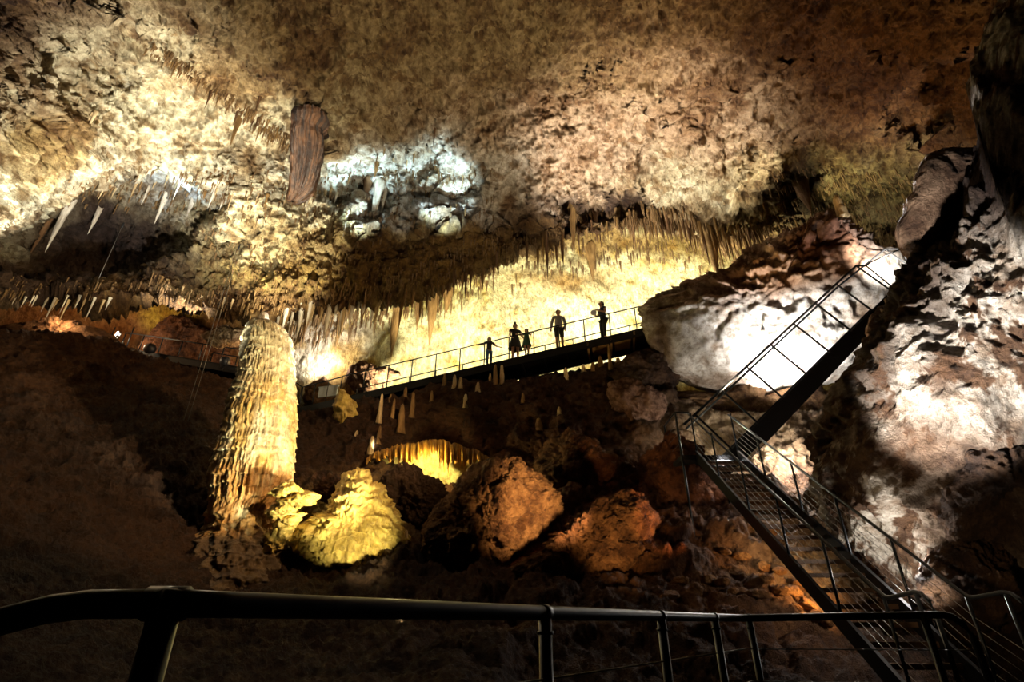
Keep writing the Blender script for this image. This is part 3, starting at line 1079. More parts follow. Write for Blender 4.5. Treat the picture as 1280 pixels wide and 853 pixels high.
# grotto: pale hollow with a fringed curtain
blob('grotto_wall', [(462, 580), (485, 572), (520, 566), (560, 566), (590, 570), (606, 582), (600, 606), (575, 632), (540, 632), (510, 612), (480, 596)], (540, 585), 16.5, 0.35,
     sub=6, k=3.2, amp=0.05, sc=0.8, base=(0.62, 0.58, 0.34), seed=99, mat=SMOOTH, mott=((0.7, 0.6, 0.4), 0.5, 0.6, 0.15),
     label='pale back wall of the yellow-lit hollow under the bridge ridge', cat='rock')


def curtain(name, top, drop, d, mat, colr, label, seed):
    """fluted drapery hanging from a rock rim, with thickness"""
    n = 260
    m = 26
    xs = np.linspace(top[0][0], top[-1][0], n)
    ty = np.interp(xs, [t[0] for t in top], [t[1] for t in top])
    dr = np.interp(xs, [t[0] for t in drop], [t[1] for t in drop])
    nz = fbm(np.stack([xs * 0.09, xs * 0, xs * 0], -1), 0.35, 4, 0.6, off=seed)
    ty = ty + 5 * fbm(np.stack([xs * 0.05, xs * 0, xs * 0], -1), 0.5, 3, off=seed + 50) + 2.5 * fbm(np.stack([xs * 0.2, xs * 0, xs * 0], -1), 0.5, 3, off=seed + 60)
    nz2 = fbm(np.stack([xs * 0.09, xs * 0, xs * 0], -1), 0.12, 2, 0.6, off=seed)
    L = dr * (0.8 + 0.75 * nz + 0.4 * nz2)
    t = np.linspace(0, 1, m)[:, None]
    PX = np.repeat(xs[None], m, 0)
    PY = ty[None] + L[None] * t
    fl = np.sin(xs * 0.9 + 4 * nz)[None] * 0.10 + nz2[None] * 0.16
    D = d + fl * (0.3 + 0.7 * t) - 0.55 * np.sin(t * 1.5) ** 0.7 * 0.6
    G = PA(PX, PY, D)
    B = PA(PX, PY, D + 0.07)
    v = np.concatenate([G.reshape(-1, 3), B.reshape(-1, 3)])
    f1 = grid_faces(m, n)
    f2 = grid_faces(m, n)[:, ::-1] + m * n
    j = np.arange(n - 1)
    rim = np.stack([(m - 1) * n + j, (m - 1) * n + j + 1, (m - 1) * n + j + 1 + m * n, (m - 1) * n + j + m * n], -1)
    rim2 = np.stack([j + 1, j, j + m * n, j + 1 + m * n], -1)
    f = np.concatenate([f1, f2, rim, rim2])
    w = v
    cols = np.tile(np.array(colr), (len(v), 1))
    cols = mottle(w, cols, (0.7, 0.5, 0.3), 0.6, 0.25, 0.0, seed)
    base = Vector(v.mean(0))
    base.z = v[:, 2].max()
    o = mesh_obj(name, v - np.array(base), f, mat, None, True, cols)
    o.location = base
    tag(o, label, 'drapery')
    return o


curtain('drapery', [(458, 572), (475, 563), (500, 556), (530, 550), (560, 551), (590, 560), (612, 572)], [(458, 8), (480, 14), (510, 32), (530, 26), (545, 24), (556, 46), (575, 30), (590, 22), (612, 8)],
        15.9, FLOW, (0.64, 0.44, 0.12), 'fringed golden drapery across the lit hollow below the ridge', 5)

# yellow stub on the ridge
blob('stalagmite', [(424, 486), (430, 487), (434, 495), (442, 502), (445, 512), (444, 530), (448, 552), (420, 552), (424, 530), (420, 515), (419, 503), (423, 495)], (432, 515), 18.7, 0.35,
     mat=FLOW, sub=5, k=2.3, amp=0.05, sc=0.4, base=FY, seed=77, mott=None, custom=flow_custom,
     label='knobbly yellow-lit stalagmite in front of the left end of the bridge', cat='stalagmite')

# ------------------------------------------------------------------ small stalagmites
SM = [(478, 534, 33, 3.2), (492, 529, 26, 3), (501, 543, 32, 5), (515, 524, 28, 3.5), (474, 557, 19, 3), (444, 547, 12, 3.5), (509, 487, 10, 2.5), (557, 481, 14, 2.8),
      (570, 488, 14, 3), (577, 488, 11, 3), (599, 492, 10, 3), (620, 482, 23, 3.2), (629, 481, 23, 3.2), (613, 474, 9, 2.2), (586, 511, 14, 3.2), (675, 534, 13, 5),
      (710, 477, 14, 3.2), (764, 466, 30, 2.6), (754, 462, 10, 3.5), (744, 464, 10, 4), (775, 459, 9, 4), (732, 466, 7, 3), (540, 500, 12, 2.5), (488, 505, 10, 2.5), (700, 520, 12, 3.5), (655, 505, 10, 2.5)]
for (x, y, h, w_) in SM:
    g = on_surface('floor', x, y + 1)
    dq = depth_of(g)
    L = h * dq / F / CP
    cone('stalagmite', CALO if rnd.random() < 0.5 else CALC, g + Vector((0, 0, -0.06)), w_ * dq / F, L + 0.08, 'short brown stalagmite standing on the dark ridge under the bridge', 'stalagmite',
         'short stalagmites on the ridge under the bridge', up=True)
g = on_surface('floor', 464, 570)
cone('stalagmite', CALC, g + Vector((0, -0.1, -0.05)), 0.10, 0.62, 'short yellow-lit stalagmite at the left corner of the lit hollow', 'stalagmite', up=True)
cone('stalagmite', CALC, P(1054, 272, 17.6), 0.18, 0.95, 'single pointed stalagmite on top of the white boulder', 'stalagmite', up=True, lean=(0, -0.05))
cone('stalagmite', CALC, P(505, 695, 11.5), 0.07, 0.55, 'slender yellow spike at the right foot of the flowstone mound', 'stalagmite', up=True, lean=(0, 0.35))

# ------------------------------------------------------------------ stalactites
nst = 0


def st(surf, px, py, wpx, hpx, mat, label, group=None, push=0.0):
    global nst
    g = on_surface(surf, px, py)
    d = depth_of(g) - push
    p = P(px, py, d) if push else g
    ex = 0.16 + 1.6 * wpx * d / F / 2
    cone('stalactite', mat, p + Vector((0, 0, ex)), max(wpx * d / F / 2, 0.015), hpx * d / F / CP + ex, label, 'stalactite', group)
    nst += 1


def row(surf, pts, n, jit, w, h, mats, label, group, push=0.0):
    pts = np.array(pts, float)
    seg = np.concatenate([[0], np.cumsum(np.hypot(*np.diff(pts, axis=0).T))])
    for k in range(n):
        s = seg[-1] * (k + rnd.random()) / n
        x = np.interp(s, seg, pts[:, 0])
        y = np.interp(s, seg, pts[:, 1]) + rnd.uniform(-jit, jit)
        hh = h[0] + (h[1] - h[0]) * rnd.random() ** 1.8
        st(surf, x, y, w[0] + (w[1] - w[0]) * rnd.random(), hh, rnd.choice(mats), label, group, push)


row('ceiling', [(198, 62), (222, 78), (250, 100), (275, 118), (300, 134), (335, 160), (360, 170)], 46, 6, (2.5, 5), (10, 32), [CALO, CALB],
    'brown stalactite in the slanting row at upper left, left of the broken column', 'slanting row of brown stalactites at upper left')
row('ceiling', [(60, 262), (90, 250), (130, 240), (170, 232), (215, 228), (250, 240)], 16, 6, (2.5, 4.5), (12, 26), [CALW, CALC],
    'pale stalactite along the top rim of the dark hollow at left', 'pale stalactites on the rim of the dark hollow')
row('ceiling', [(18, 376), (50, 374), (85, 380), (115, 382), (140, 385)], 15, 5, (1.8, 3.6), (7, 26), [CALW, CALC, CALC],
    'short white stalactite along the low rim above the left gallery', 'white stalactites above the left gallery', 0.2)
row('ceiling', [(262, 232), (300, 246), (345, 254), (400, 246), (440, 252)], 26, 6, (2.5, 5), (12, 34), [CALC, CALO, CALW],
    'ochre stalactite in the band below the broken column', 'ochre stalactites below the broken column')
row('ceiling', [(420, 200), (470, 182), (520, 196), (560, 210), (590, 218)], 14, 6, (2.5, 4), (10, 24), [CALO, CALC],
    'small ochre stalactite hanging over the blue-white patch', 'ochre stalactites over the blue-white patch')
row('ceiling', [(790, 272), (830, 276), (870, 280), (910, 284), (950, 282)], 44, 7, (3.5, 6), (22, 56), [CALO, CALB, CALO],
    'brown stalactite in the thick fringe above the left end of the white boulder', 'brown fringe above the white boulder')
row('ceiling', [(640, 318), (670, 308), (700, 300), (740, 292), (780, 280)], 14, 8, (2.5, 5), (14, 45), [CALB, CALO],
    'thin brown stalactite on the dark rim above the people on the bridge', 'thin stalactites above the people')
row('ceiling', [(200, 360), (250, 370), (300, 385), (340, 392)], 12, 8, (2, 4), (8, 20), [CALO, CALC],
    'short ochre stalactite under the ceiling left of the tall stalagmite', 'short stalactites left of the tall stalagmite')
row('ceiling', [(345, 396), (380, 390), (410, 388), (440, 382), (470, 376)], 24, 4, (4, 9), (14, 46), [CALW, CALC, CALO],
    'pale stalactite in the bright fringe right of the tall stalagmite', 'pale fringe right of the tall stalagmite')
row('ceiling', [(480, 372), (520, 366), (560, 352), (600, 332)], 16, 5, (4, 7), (14, 38), [CALO, CALB],
    'olive-brown stalactite under the rim left of the people', 'olive stalactites under the rim left of the people')
row('ceiling', [(940, 250), (980, 270), (1040, 262), (1100, 250), (1130, 240)], 18, 14, (2.5, 4), (10, 26), [CALO],
    'thin olive stalactite on the ceiling right of the brown fringe', 'thin stalactites on the ceiling at right')
row('ceiling', [(70, 90), (100, 120), (120, 170), (110, 215)], 12, 8, (2.5, 5), (8, 16), [CALC],
    'short cream stalactite on the pale ceiling at far left', 'short cream stalactites at far left')

SPEC = [
    ('ceiling', 302, 148, 9, 42, CALO, 'long brown spike at the lower end of the slanting row'),
    ('ceiling', 325, 122, 5, 28, CALB, 'brown stalactite hanging just above the long spike'),
    ('ceiling', 100, 262, 11, 74, CALW, 'longest white stalactite in the dark hollow at left'),
    ('ceiling', 124, 270, 7, 32, CALW, 'shorter white stalactite right of the longest white one'),
    ('ceiling', 205, 246, 8, 42, CALW, 'white stalactite in the right part of the dark hollow'),
    ('ceiling', 236, 252, 8, 26, CALW, 'white stalactite near the right end of the dark hollow'),
    ('ceiling', 70, 280, 10, 50, CALB, 'stout brown stalactite left of the longest white one'),
    ('ceiling', 174, 338, 10, 56, CALO, 'dark brown stalactite reaching down to the far left walkway'),
    ('ceiling', 118, 352, 9, 34, CALC, 'cream stalactite under the dark hollow'),
    ('ceiling', 459, 240, 13, 46, CALB, 'brown stalactite beside the white one below the blue-white patch'),
    ('ceiling', 470, 244, 12, 66, CALW, 'long white stalactite hanging below the blue-white patch'),
    ('ceiling', 482, 236, 7, 50, CALW, 'slim white stalactite right of the long white one'),
    ('ceiling', 435, 272, 5, 34, CALW, 'thin white stalactite left of the brown and white pair'),
    ('ceiling', 463, 188, 8, 26, CALO, 'brown stalactite at the top of the blue-white patch'),
    ('ceiling', 546, 160, 3, 28, CALB, 'thin dark stalactite above the right of the blue-white patch'),
    ('ceiling', 720, 266, 12, 60, CALO, 'stout brown stalactite at the left end of the dark shadow on the ceiling'),
    ('ceiling', 746, 268, 7, 48, CALB, 'dark thin stalactite right of the stout one on the shadowed rim'),
    ('ceiling', 688, 300, 6, 58, CALB, 'long thin dark stalactite above the tallest man'),
    ('ceiling', 702, 308, 6, 38, CALB, 'dark stalactite right of the long thin one above the tallest man'),
    ('ceiling', 628, 308, 5, 38, CALB, 'thin stalactite above the woman in the dress'),
    ('wall_back', 741, 322, 15, 36, CALO, 'clumped ochre stalactite on the bright wall above the right-hand man'),
    ('wall_back', 543, 372, 18, 62, CALO, 'ochre stalactite cluster hanging left of the people'),
    ('wall_back', 525, 388, 11, 26, CALO, 'small ochre stalactite left of the ochre cluster'),
    ('wall_back', 497, 400, 15, 50, CALO, 'broad brown stalactite hanging above the middle of the bridge'),
    ('wall_back', 428, 396, 12, 44, CALO, 'orange-brown stalactite near the left end of the bridge'),
    ('wall_back', 560, 362, 20, 34, CALO, 'olive clump under the rim right of the ochre cluster'),
    ('ceiling', 890, 284, 20, 66, CALO, 'thickest stalactite of the fringe above the white boulder'),
    ('ceiling', 1000, 232, 26, 40, CALB, 'dark hanging boss on the ceiling right of the brown fringe'),
]
for (s_, x, y, w_, h_, m_, lab) in SPEC:
    st(s_, x, y, w_, h_, m_, lab, None)

# countless little soda straws: one mass
sv, sf = [], []


def straws(surf, x0, x1, f, n, h, w=(1.2, 2.4), sp=10):
    for _ in range(n):
        x = rnd.uniform(x0, x1)
        y = f(x) + rnd.uniform(-sp, sp)
        g = on_surface(surf, x, y)
        d = depth_of(g)
        L = (h[0] + (h[1] - h[0]) * rnd.random() ** 2) * d / F
        r = rnd.uniform(*w) * d / F / 2
        b = len(sv)
        for t, k in ((0.06, 1.3), (-0.4, 0.8), (-0.8, 0.45)):
            for j in range(5):
                a = j * 2 * math.pi / 5
                sv.append((g.x + r * k * math.cos(a), g.y + r * k * math.sin(a), g.z + L * t))
        sv.append((g.x, g.y, g.z - L))
        for i in range(2):
            for j in range(5):
                q = (j + 1) % 5
                sf.append((b + i * 5 + j, b + (i + 1) * 5 + j, b + (i + 1) * 5 + q, b + i * 5 + q))
        for j in range(5):
            sf.append((b + 10 + j, b + 15, b + 10 + (j + 1) % 5))


straws('ceiling', -50, 760, lambda x: lip(x) - 14, 700, (5, 16), sp=12)
straws('ceiling', 770, 960, lambda x: lip(x) - 8, 420, (10, 34), (1.6, 3.2), sp=12)
straws('ceiling', 260, 620, lambda x: 245, 420, (5, 18), sp=34)
straws('ceiling', 60, 300, lambda x: 240, 260, (5, 14), sp=26)
straws('ceiling', 960, 1180, lambda x: 250, 420, (6, 18), sp=40)
straws('ceiling', 190, 370, lambda x: 58 + (x - 190) * 0.68, 260, (6, 18), (1.6, 3.4), sp=9)
straws('ceiling', 260, 640, lambda x: 330, 420, (5, 12), sp=45)
straws('wall_back', 340, 620, lambda x: lip(x) + 18, 260, (8, 30), (1.6, 3.0), sp=16)
straws('wall_back', 640, 980, lambda x: lip(x) + 24, 260, (6, 24), (1.4, 2.6), sp=22)
o = mesh_obj('small_stalactites', sv, sf, CALD, None, True)
tag(o, 'countless tiny ochre stalactites bristling along the ceiling', 'stalactites', kind='stuff')


# broken column hanging from the ceiling
def bc_custom(w, T, R, ys):
    fl = fbm(np.stack([np.cos(T) * 4, np.sin(T) * 4, w[:, 2] * 0.25], -1), 0.6, 4, 0.6, True, off=5)
    return fl * 0.19 + fbm(w, 0.6, 3) * 0.08


def bc_col(w, T, ys, dv):
    c = np.tile(np.array((0.25, 0.145, 0.075)), (len(w), 1))
    q = np.stack([np.cos(T) * 3, np.sin(T) * 3, w[:, 2] * 0.35], -1)
    c = mottle(q, c, (0.3, 0.26, 0.24), 0.9, 0.5, 0.0, 3.0, 0.08)
    return mottle(w, c, (0.5, 0.45, 0.4), 0.6, 0.4, 0.0)


o = lathe_px('stalactite_column', [(146, 388, 17), (156, 388, 20), (164, 385, 15), (176, 385, 17), (195, 384, 16), (215, 381, 14), (235, 377, 12), (245, 372, 8), (252, 366, 3)], 18.2, 19.6, FLOW, bc_custom, bc_col, 120, 140)
tag(o, 'thick dark brown broken column hanging from the ceiling at left', 'stalactite')

#PART3

V = Vector
# ------------------------------------------------------------------ bridge under the people
BL, BR = P(444, 493, 20.0), P(812, 408, 19.0)
BL0 = BL + (BL - BR) * 0.06
bdir = (BR - BL).normalized()
bflat = V((bdir.x, bdir.y, 0)).normalized()
bback = V((-bflat.y, bflat.x, 0))
if bback.y < 0:
    bback = -bback
BW = 1.35
BRx = BR + bdir * 0.5
zz = V((0, 0, 1))


def lerp(a, b, t):
    return a + (b - a) * t


bridge = thing('footbridge', (lerp(BL, BR, .5) + bback * BW / 2), 'sloping dark metal footbridge with five people on it', 'bridge')
MB().prism([BL0, BRx, BRx + bback * BW, BL0 + bback * BW], (0, 0, -0.05)).build('deck', STEEL, bridge)
for off in (0.0, BW - 0.06):
    MB().prism([BL0 + bback * off, BRx + bback * off, BRx + bback * (off + 0.06), BL0 + bback * (off + 0.06)], (0, 0, -0.30)).build('beam', STEEL, bridge)
nj = 14
for k in range(nj + 1):
    c = lerp(BL0, BRx, (k + 0.3) / (nj + 0.6))
    MB().prism([c + V((0, 0, -0.05)), c + bdir * 0.07 + V((0, 0, -0.05)), c + bdir * 0.07 + bback * BW + V((0, 0, -0.05)), c + bback * BW + V((0, 0, -0.05))], (0, 0, -0.16)).build('joist', BOARD if k > 10 else STEEL, bridge)
for k in (11, 12):
    a = lerp(BL0, BRx, (k + 0.5) / (nj + 0.6))
    b_ = lerp(BL0, BRx, (k + 1.2) / (nj + 0.6))
    MB().prism([a + V((0, 0, -0.06)) + bback * 0.1, b_ + V((0, 0, -0.06)) + bback * 0.1, b_ + bback * (BW - .1) + V((0, 0, -0.06)), a + bback * (BW - .1) + V((0, 0, -0.06))], (0, 0, -0.03)).build('soffit_board', BOARD, bridge)


def railing(parent, a, b, n, h, r, mid=(), post_r=None, ends=(0, 1), post_dir=None, rail_mat=None):
    up = post_dir or zz
    MB().tube([a + up * h, b + up * h], r, 10).build('handrail', rail_mat or STEEL, parent, True)
    for m_ in mid:
        MB().tube([a + up * m_, b + up * m_], 0.006, 6).build('cable', STEEL, parent, True)
    for k in range(n):
        t = ends[0] + (ends[1] - ends[0]) * k / (n - 1)
        p = lerp(a, b, t)
        MB().tube([p - up * 0.05, p + up * h], post_r or r, 8).build('post', STEEL, parent, True)


railing(bridge, BL0 + bback * 0.03, BRx + bback * 0.03, 14, 0.93, 0.022)
railing(bridge, BL0 + bback * (BW - 0.03), BRx + bback * (BW - 0.03), 12, 0.93, 0.022)

# landing at the left end
LL = P(373, 510, 20.6)
land = thing('landing_platform', lerp(LL, BL0, .5), 'dark metal landing at the lower left end of the footbridge', 'platform')
MB().prism([LL, BL0, BL0 + bback * BW, LL + bback * BW], (0, 0, -0.32)).build('deck', STEEL, land)
railing(land, LL + bback * 0.03, BL0 + bback * 0.03, 4, 0.9, 0.022)
pm = MB()
a = P(397, 497, 20.6)
pm.prism([a, a + V((0.72, 0, 0.1)), a + V((0.72, 0.0, 0.52)), a + V((0, 0.0, 0.42))], (0.0, 0.08, 0)).prism([a + V((-.03, -.02, .40)), a + V((0.75, -.02, .50)), a + V((0.75, -.02, .54)), a + V((-.03, -.02, .44))], (0, .12, 0))
tag(pm.build('metal_box', GREY), 'grey metal box standing on the left landing of the footbridge', 'box')

# far left walkway
WL, WM, WR = P(150, 434, 26.5), P(302, 459, 23.5), P(372, 508, 20.8)
walk = thing('walkway', lerp(WL, WM, .5), 'dark metal walkway passing behind the tall stalagmite at left', 'walkway')
wd = (WM - WL)
wd.z = 0
wb = V((-wd.y, wd.x, 0)).normalized()
if wb.y < 0:
    wb = -wb
for (a, b_) in ((WL, WM), (WM, WR)):
    MB().prism([a, b_, b_ + wb * 1.2, a + wb * 1.2], (0, 0, -0.06)).build('deck', MATTE, walk)
    for off in (0, 1.14):
        MB().prism([a + wb * off, b_ + wb * off, b_ + wb * (off + 0.06), a + wb * (off + .06)], (0, 0, -0.34)).build('beam', MATTE, walk)
railing(walk, WL + wb * .03, WM + wb * .03, 7, 0.85, 0.03)
railing(walk, WL + wb * 1.15, WM + wb * 1.15, 6, 0.85, 0.03)
railing(walk, WM + wb * .03, WR + wb * .03, 5, 0.85, 0.02)
for k, (x, t) in enumerate(((134, 0), (158, 0))):
    a = P(x, 434, 26.4)
    b_ = P(x + 26, 396, 26.4)
    MB().tube([a, a + zz * 1.15], 0.03, 8).build('post', STEEL, walk, True)


def floodlight(px, py, d, lab, r=0.22, lit=False, aim=(0.3, 0.6, 0.6)):
    c = P(px, py, d)
    t = thing('floodlight', c - V((0, 0, r * 1.3)), lab, 'lamp')
    aim = V(aim).normalized()
    MB().tube([c - aim * r * 0.7, c - aim * r * 0.35, c + aim * r * 0.35, c + aim * r * 0.5], [r * 0.55, r * 0.95, r, r * 0.92], 20).build('housing', BLACK, t, True)
    MB().tube([c + aim * r * 0.45, c + aim * r * 0.56], r * 0.85, 20).build('lens', LAMP if lit else GREY, t, True)
    s_ = aim.cross(zz).normalized()
    MB().tube([c + s_ * r * 1.1, c + s_ * r * 1.1 - zz * r * 1.2, c - s_ * r * 1.1 - zz * r * 1.2, c - s_ * r * 1.1], 0.015, 6).build('bracket', BLACK, t, True)
    MB().tube([c - zz * r * 1.2, c - zz * r * 2.0], 0.03, 8).build('stand', BLACK, t, True)
    return t


floodlight(148, 418, 26.2, 'small bright white floodlight glowing at the far left end of the walkway', 0.14, True, (-0.5, -0.8, 0.1))
floodlight(187, 436, 25.3, 'round black floodlight on the far left walkway, nearer its lit end', 0.26, False, (-0.2, 0.9, 0.5))
floodlight(281, 452, 23.8, 'black floodlight on the walkway just left of the tall stalagmite', 0.24, False, (0.5, 0.8, 0.5))

# hanging cables
for (x0, y0, d0, z1, lab, sep) in ((298, 312, 19.8, P(246, 562, 16)[2], 'double pale cable hanging straight down left of the tall stalagmite', 0.07),
                                   (152, 285, 20.4, P(120, 362, 19)[2], 'thin pale wire hanging in the dark hollow at left', 0)):
    p = P(x0, y0, d0)
    t = thing('hanging_cable', (p.x, p.y, z1), lab, 'cable')
    for s_ in ((-sep, sep) if sep else (0,)):
        MB().tube([p + V((s_, 0, 0)), V((p.x + s_, p.y, z1))], 0.009, 6).build('strand', CABLE, t, True)
    MB().tube([p + V((0, 0, 0.25)), p], 0.03, 6).build('anchor', STEEL, t, True)

# ------------------------------------------------------------------ lower stairs
SX0, SX1 = 4.45, 5.40
Yt, Zt, Yb, Zb = 12.35, 4.62, 6.55, 0.0
slope = (Zt - Zb) / (Yt - Yb)
stairs = thing('staircase', (4.92, Yb, 0), 'lower metal staircase with open treads climbing away from the foreground rail', 'stairs')


def sz(y):
    return Zb + (y - Yb) * slope


for x in (SX0 - 0.05, SX1):
    q = [V((x, Yb - 0.1, sz(Yb - .1) + 0.12)), V((x, Yt, sz(Yt) + 0.12)), V((x, Yt, sz(Yt) - 0.18)), V((x, Yb - 0.1, sz(Yb - .1) - 0.18))]
    MB().prism(q, (0.05, 0, 0)).build('stringer', STEEL, stairs)
NT = 21
for k in range(1, NT):
    z = Zb + (Zt - Zb) * k / NT
    y = Yb + (Yt - Yb) * k / NT
    m = MB().prism([V((SX0, y, z)), V((SX1, y, z)), V((SX1, y + 0.25, z)), V((SX0, y + 0.25, z))], (0, 0, -0.035))
    m.prism([V((SX0, y - 0.005, z + 0.003)), V((SX1, y - 0.005, z + 0.003)), V((SX1, y - 0.005, z - 0.06)), V((SX0, y - 0.005, z - 0.06))], (0, 0.02, 0))
    m.build('tread', WORN, stairs)
RH = 1.06
for side, x in (('l', SX0 - 0.02), ('r', SX1 + 0.02)):
    a = V((x, Yt + 0.1, sz(Yt) + RH))
    b_ = V((x, 6.95, sz(6.95) + RH))
    pts = [a, b_ + (a - b_).normalized() * 0.12, b_ + V((0, -0.03, -0.01)), b_ + V((0, -0.12, -0.02)), b_ + V((0.03, -0.5, 0.02)), b_ + V((0.04, -0.60, 0.0)), b_ + V((0.04, -0.68, -0.07)), b_ + V((0.04, -0.72, -0.18)),
           V((x + 0.04, 6.23, 0.0))]
    MB().tube(pts, 0.024, 12).build('handrail', STEEL, stairs, True)
    MB().tube([V((x + 0.03, 6.42, b_.z + 0.0)), V((x + 0.03, 6.42, 0.0))], 0.022, 8).build('post', STEEL, stairs, True)
    for y in (Yt - 0.02, 11.25, 10.1, 9.0, 7.95, 6.95):
        MB().tube([V((x, y, sz(y) - 0.1)), V((x, y, sz(y) + RH))], 0.021, 8).build('post', STEEL, stairs, True)
    for hh in (0.28, 0.42, 0.56, 0.70, 0.84):
        MB().tube([V((x, Yt, sz(Yt) + hh)), V((x, 6.95, sz(6.95) + hh)), V((x + .03, 6.25, max(sz(6.95) + hh - 0.45, 0.05)))], 0.0034, 6).build('cable', CABLE, stairs, True)
# landing
LZ = Zt
MB().prism([V((4.05, Yt, LZ)), V((5.45, Yt, LZ)), V((5.45, 13.5, LZ)), V((4.05, 13.5, LZ))], (0, 0, -0.12)).build('landing', MATTE, stairs)
for x, y in ((4.08, 12.4), (4.08, 13.45)):
    MB().tube([V((x, y, LZ - 2.3)), V((x, y, LZ + 1.1))], 0.028, 8).build('post', STEEL, stairs, True)
MB().tube([V((5.42, 13.4, LZ - 1.6)), V((5.42, 13.4, LZ))], 0.028, 8).build('post', STEEL, stairs, True)
MB().tube([V((SX0 - .02, 12.45, LZ + 1.1)), V((4.08, 12.4, LZ + 1.1)), V((4.08, 13.45, LZ + 1.1))], 0.024, 10).build('handrail', STEEL, stairs, True)
for hh in (0.3, 0.55, 0.8):
    MB().tube([V((4.08, 12.4, LZ + hh)), V((4.08, 13.45, LZ + hh))], 0.0034, 6).build('cable', CABLE, stairs, True)

# ------------------------------------------------------------------ upper stairs
U0, U1 = V((5.25, 12.75, 4.72)), V((11.2, 12.95, 9.72))
ud = (U1 - U0).normalized()
un = V((-ud.z, 0, ud.x)).normalized()
yb = V((0, 1.05, 0))
ups = thing('staircase', U0, 'upper metal staircase rising steeply to the right across the white boulder', 'stairs')
for o_ in (V((0, 0, 0)), yb):
    MB().prism([U0 + o_, U1 + o_, U1 + o_ - un * 0.36, U0 + o_ - un * 0.46], (0, 0.06, 0)).build('stringer', MATTE, ups)
MB().prism([U0 - un * 0.46, U1 - un * 0.36, U1 - un * 0.36 + yb, U0 - un * 0.46 + yb], -un * 0.02).build('soffit', MATTE, ups)
for k in range(22):
    c = lerp(U0, U1, (k + 0.5) / 22) - un * 0.06
    MB().prism([c, c + V((0.24, 0, 0)), c + V((0.24, 1.05, 0)), c + V((0, 1.05, 0))], (0, 0, -0.04)).build('tread', MATTE, ups)
MB().prism([U0 + V((0.05, -.02, -0.48)), U0 + ud * 1.3 + V((0.05, -.02, -0.46)), U0 + ud * 1.3 + V((0.05, -.02, -0.54)), U0 + V((0.05, -.02, -0.58))], (0, 0.06, 0)).build('edge_board', PALE, ups)
rh = 1.18
n_ = 8
Ra, Rb = U0 + un * rh - ud * 0.15, U1 + un * rh
MB().tube([Ra, Rb, Rb + V((0.3, 0, 0.0)), Rb + V((0.45, 0.0, 0.12))], 0.034, 10).build('handrail', MATTE, ups, True)
for k in range(n_):
    p = lerp(U0, U1, (k + 0.25) / (n_ - 0.75))
    MB().tube([p - un * 0.03, p + un * rh], 0.027, 8).build('post', MATTE, ups, True)
Fa, Fb = U0 + ud * 4.6 + un * (rh - .08) + yb, U1 + un * (rh - 0.05) + yb
Fc = P(1106, 312, depth_of(Fb))
Fd = P(1127, 311, depth_of(Fb) - 0.2)
Fe = P(1142, 324, depth_of(Fb) - 0.6)
MB().tube([U0 + ud * 0.3 + un * (rh - .08) + yb, Fb, Fc, Fd, Fe], 0.030, 10).build('handrail', MATTE, ups, True)
MB().tube([Rb + V((0.45, 0.0, 0.12)), Fd], 0.02, 8).build('handrail', MATTE, ups, True)
MB().tube([Fd, Fd - zz * 1.1], 0.02, 8).build('post', MATTE, ups, True)
MB().tube([lerp(Fc, Fd, .1), Fc + V((0.5, -0.2, -1.0))], 0.02, 8).build('post', MATTE, ups, True)
p = Rb + V((0.3, 0, 0))
MB().tube([p, U1 + V((0.1, 0, 0.1))], 0.02, 8).build('post', MATTE, ups, True)

# ------------------------------------------------------------------ foreground guard rail
G0 = P(232, 754, 0.86)
G1 = P(925, 773, 3.35)
G2 = P(1178, 769, 3.2)
guard = thing('guard_rail', (lerp(G0, G1, .5).x, lerp(G0, G1, .5).y, 0), 'dark tubular guard rail with steel cables crossing the foreground', 'railing')
gz = G1.z
G0.z = gz + 0.01
left = [G0 + V((-0.06, 0, 0)), G0 + V((-0.16, -0.0, -0.001)), G0 + V((-0.22, -0.0, -0.008)), G0 + V((-0.30, -0.01, -0.03)), G0 + V((-0.38, -0.02, -0.065)), G0 + V((-0.52, -0.04, -0.15))]
gd_ = (G1 - G0).normalized()
MB().tube([G0 - gd_ * 0.04] + [lerp(G0, G1, t) for t in (0.02, .25, .5, .75, 0.985)] + [G1 + V((0.05, 0.0, 0)), lerp(G1, G2, 0.5), G2, G2 + V((0.05, -0.01, -0.012)), G2 + V((0.085, -0.03, -0.05)), G2 + V((0.10, -0.05, -0.12)), V((G2.x + 0.11, G2.y - 0.06, 0))],
          0.021, 16).build('handrail', STEEL, guard, True)
MB().tube(left, 0.022, 16).build('handrail', STEEL, guard, True)


def gpost(p, r=0.021, collar=True, dx=0.0):
    t = MB().tube([V((p.x, p.y, 0)), V((p.x, p.y, p.z - 0.01))], r, 12)
    pst = t.build('post', STEEL, guard, True)
    if collar:
        c = MB()
        c.tube([V((p.x, p.y, p.z)) - gd_ * 0.016, V((p.x, p.y, p.z)) + gd_ * 0.016], 0.0245, 16)
        c.tube([V((p.x, p.y, p.z - 0.06)), V((p.x, p.y, p.z - 0.05))], 0.026, 12)
        c.build('collar', STEEL, guard, True)


def at_x(px):
    # point of the rail line seen at photo column px
    lo, hi = 0.0, 1.0
    for _ in range(40):
        m_ = (lo + hi) / 2
        q = lerp(G0, G1, m_)
        if 640 + q.x / depth_of(q) * F < px:
            lo = m_
        else:
            hi = m_
    return lerp(G0, G1, lo)


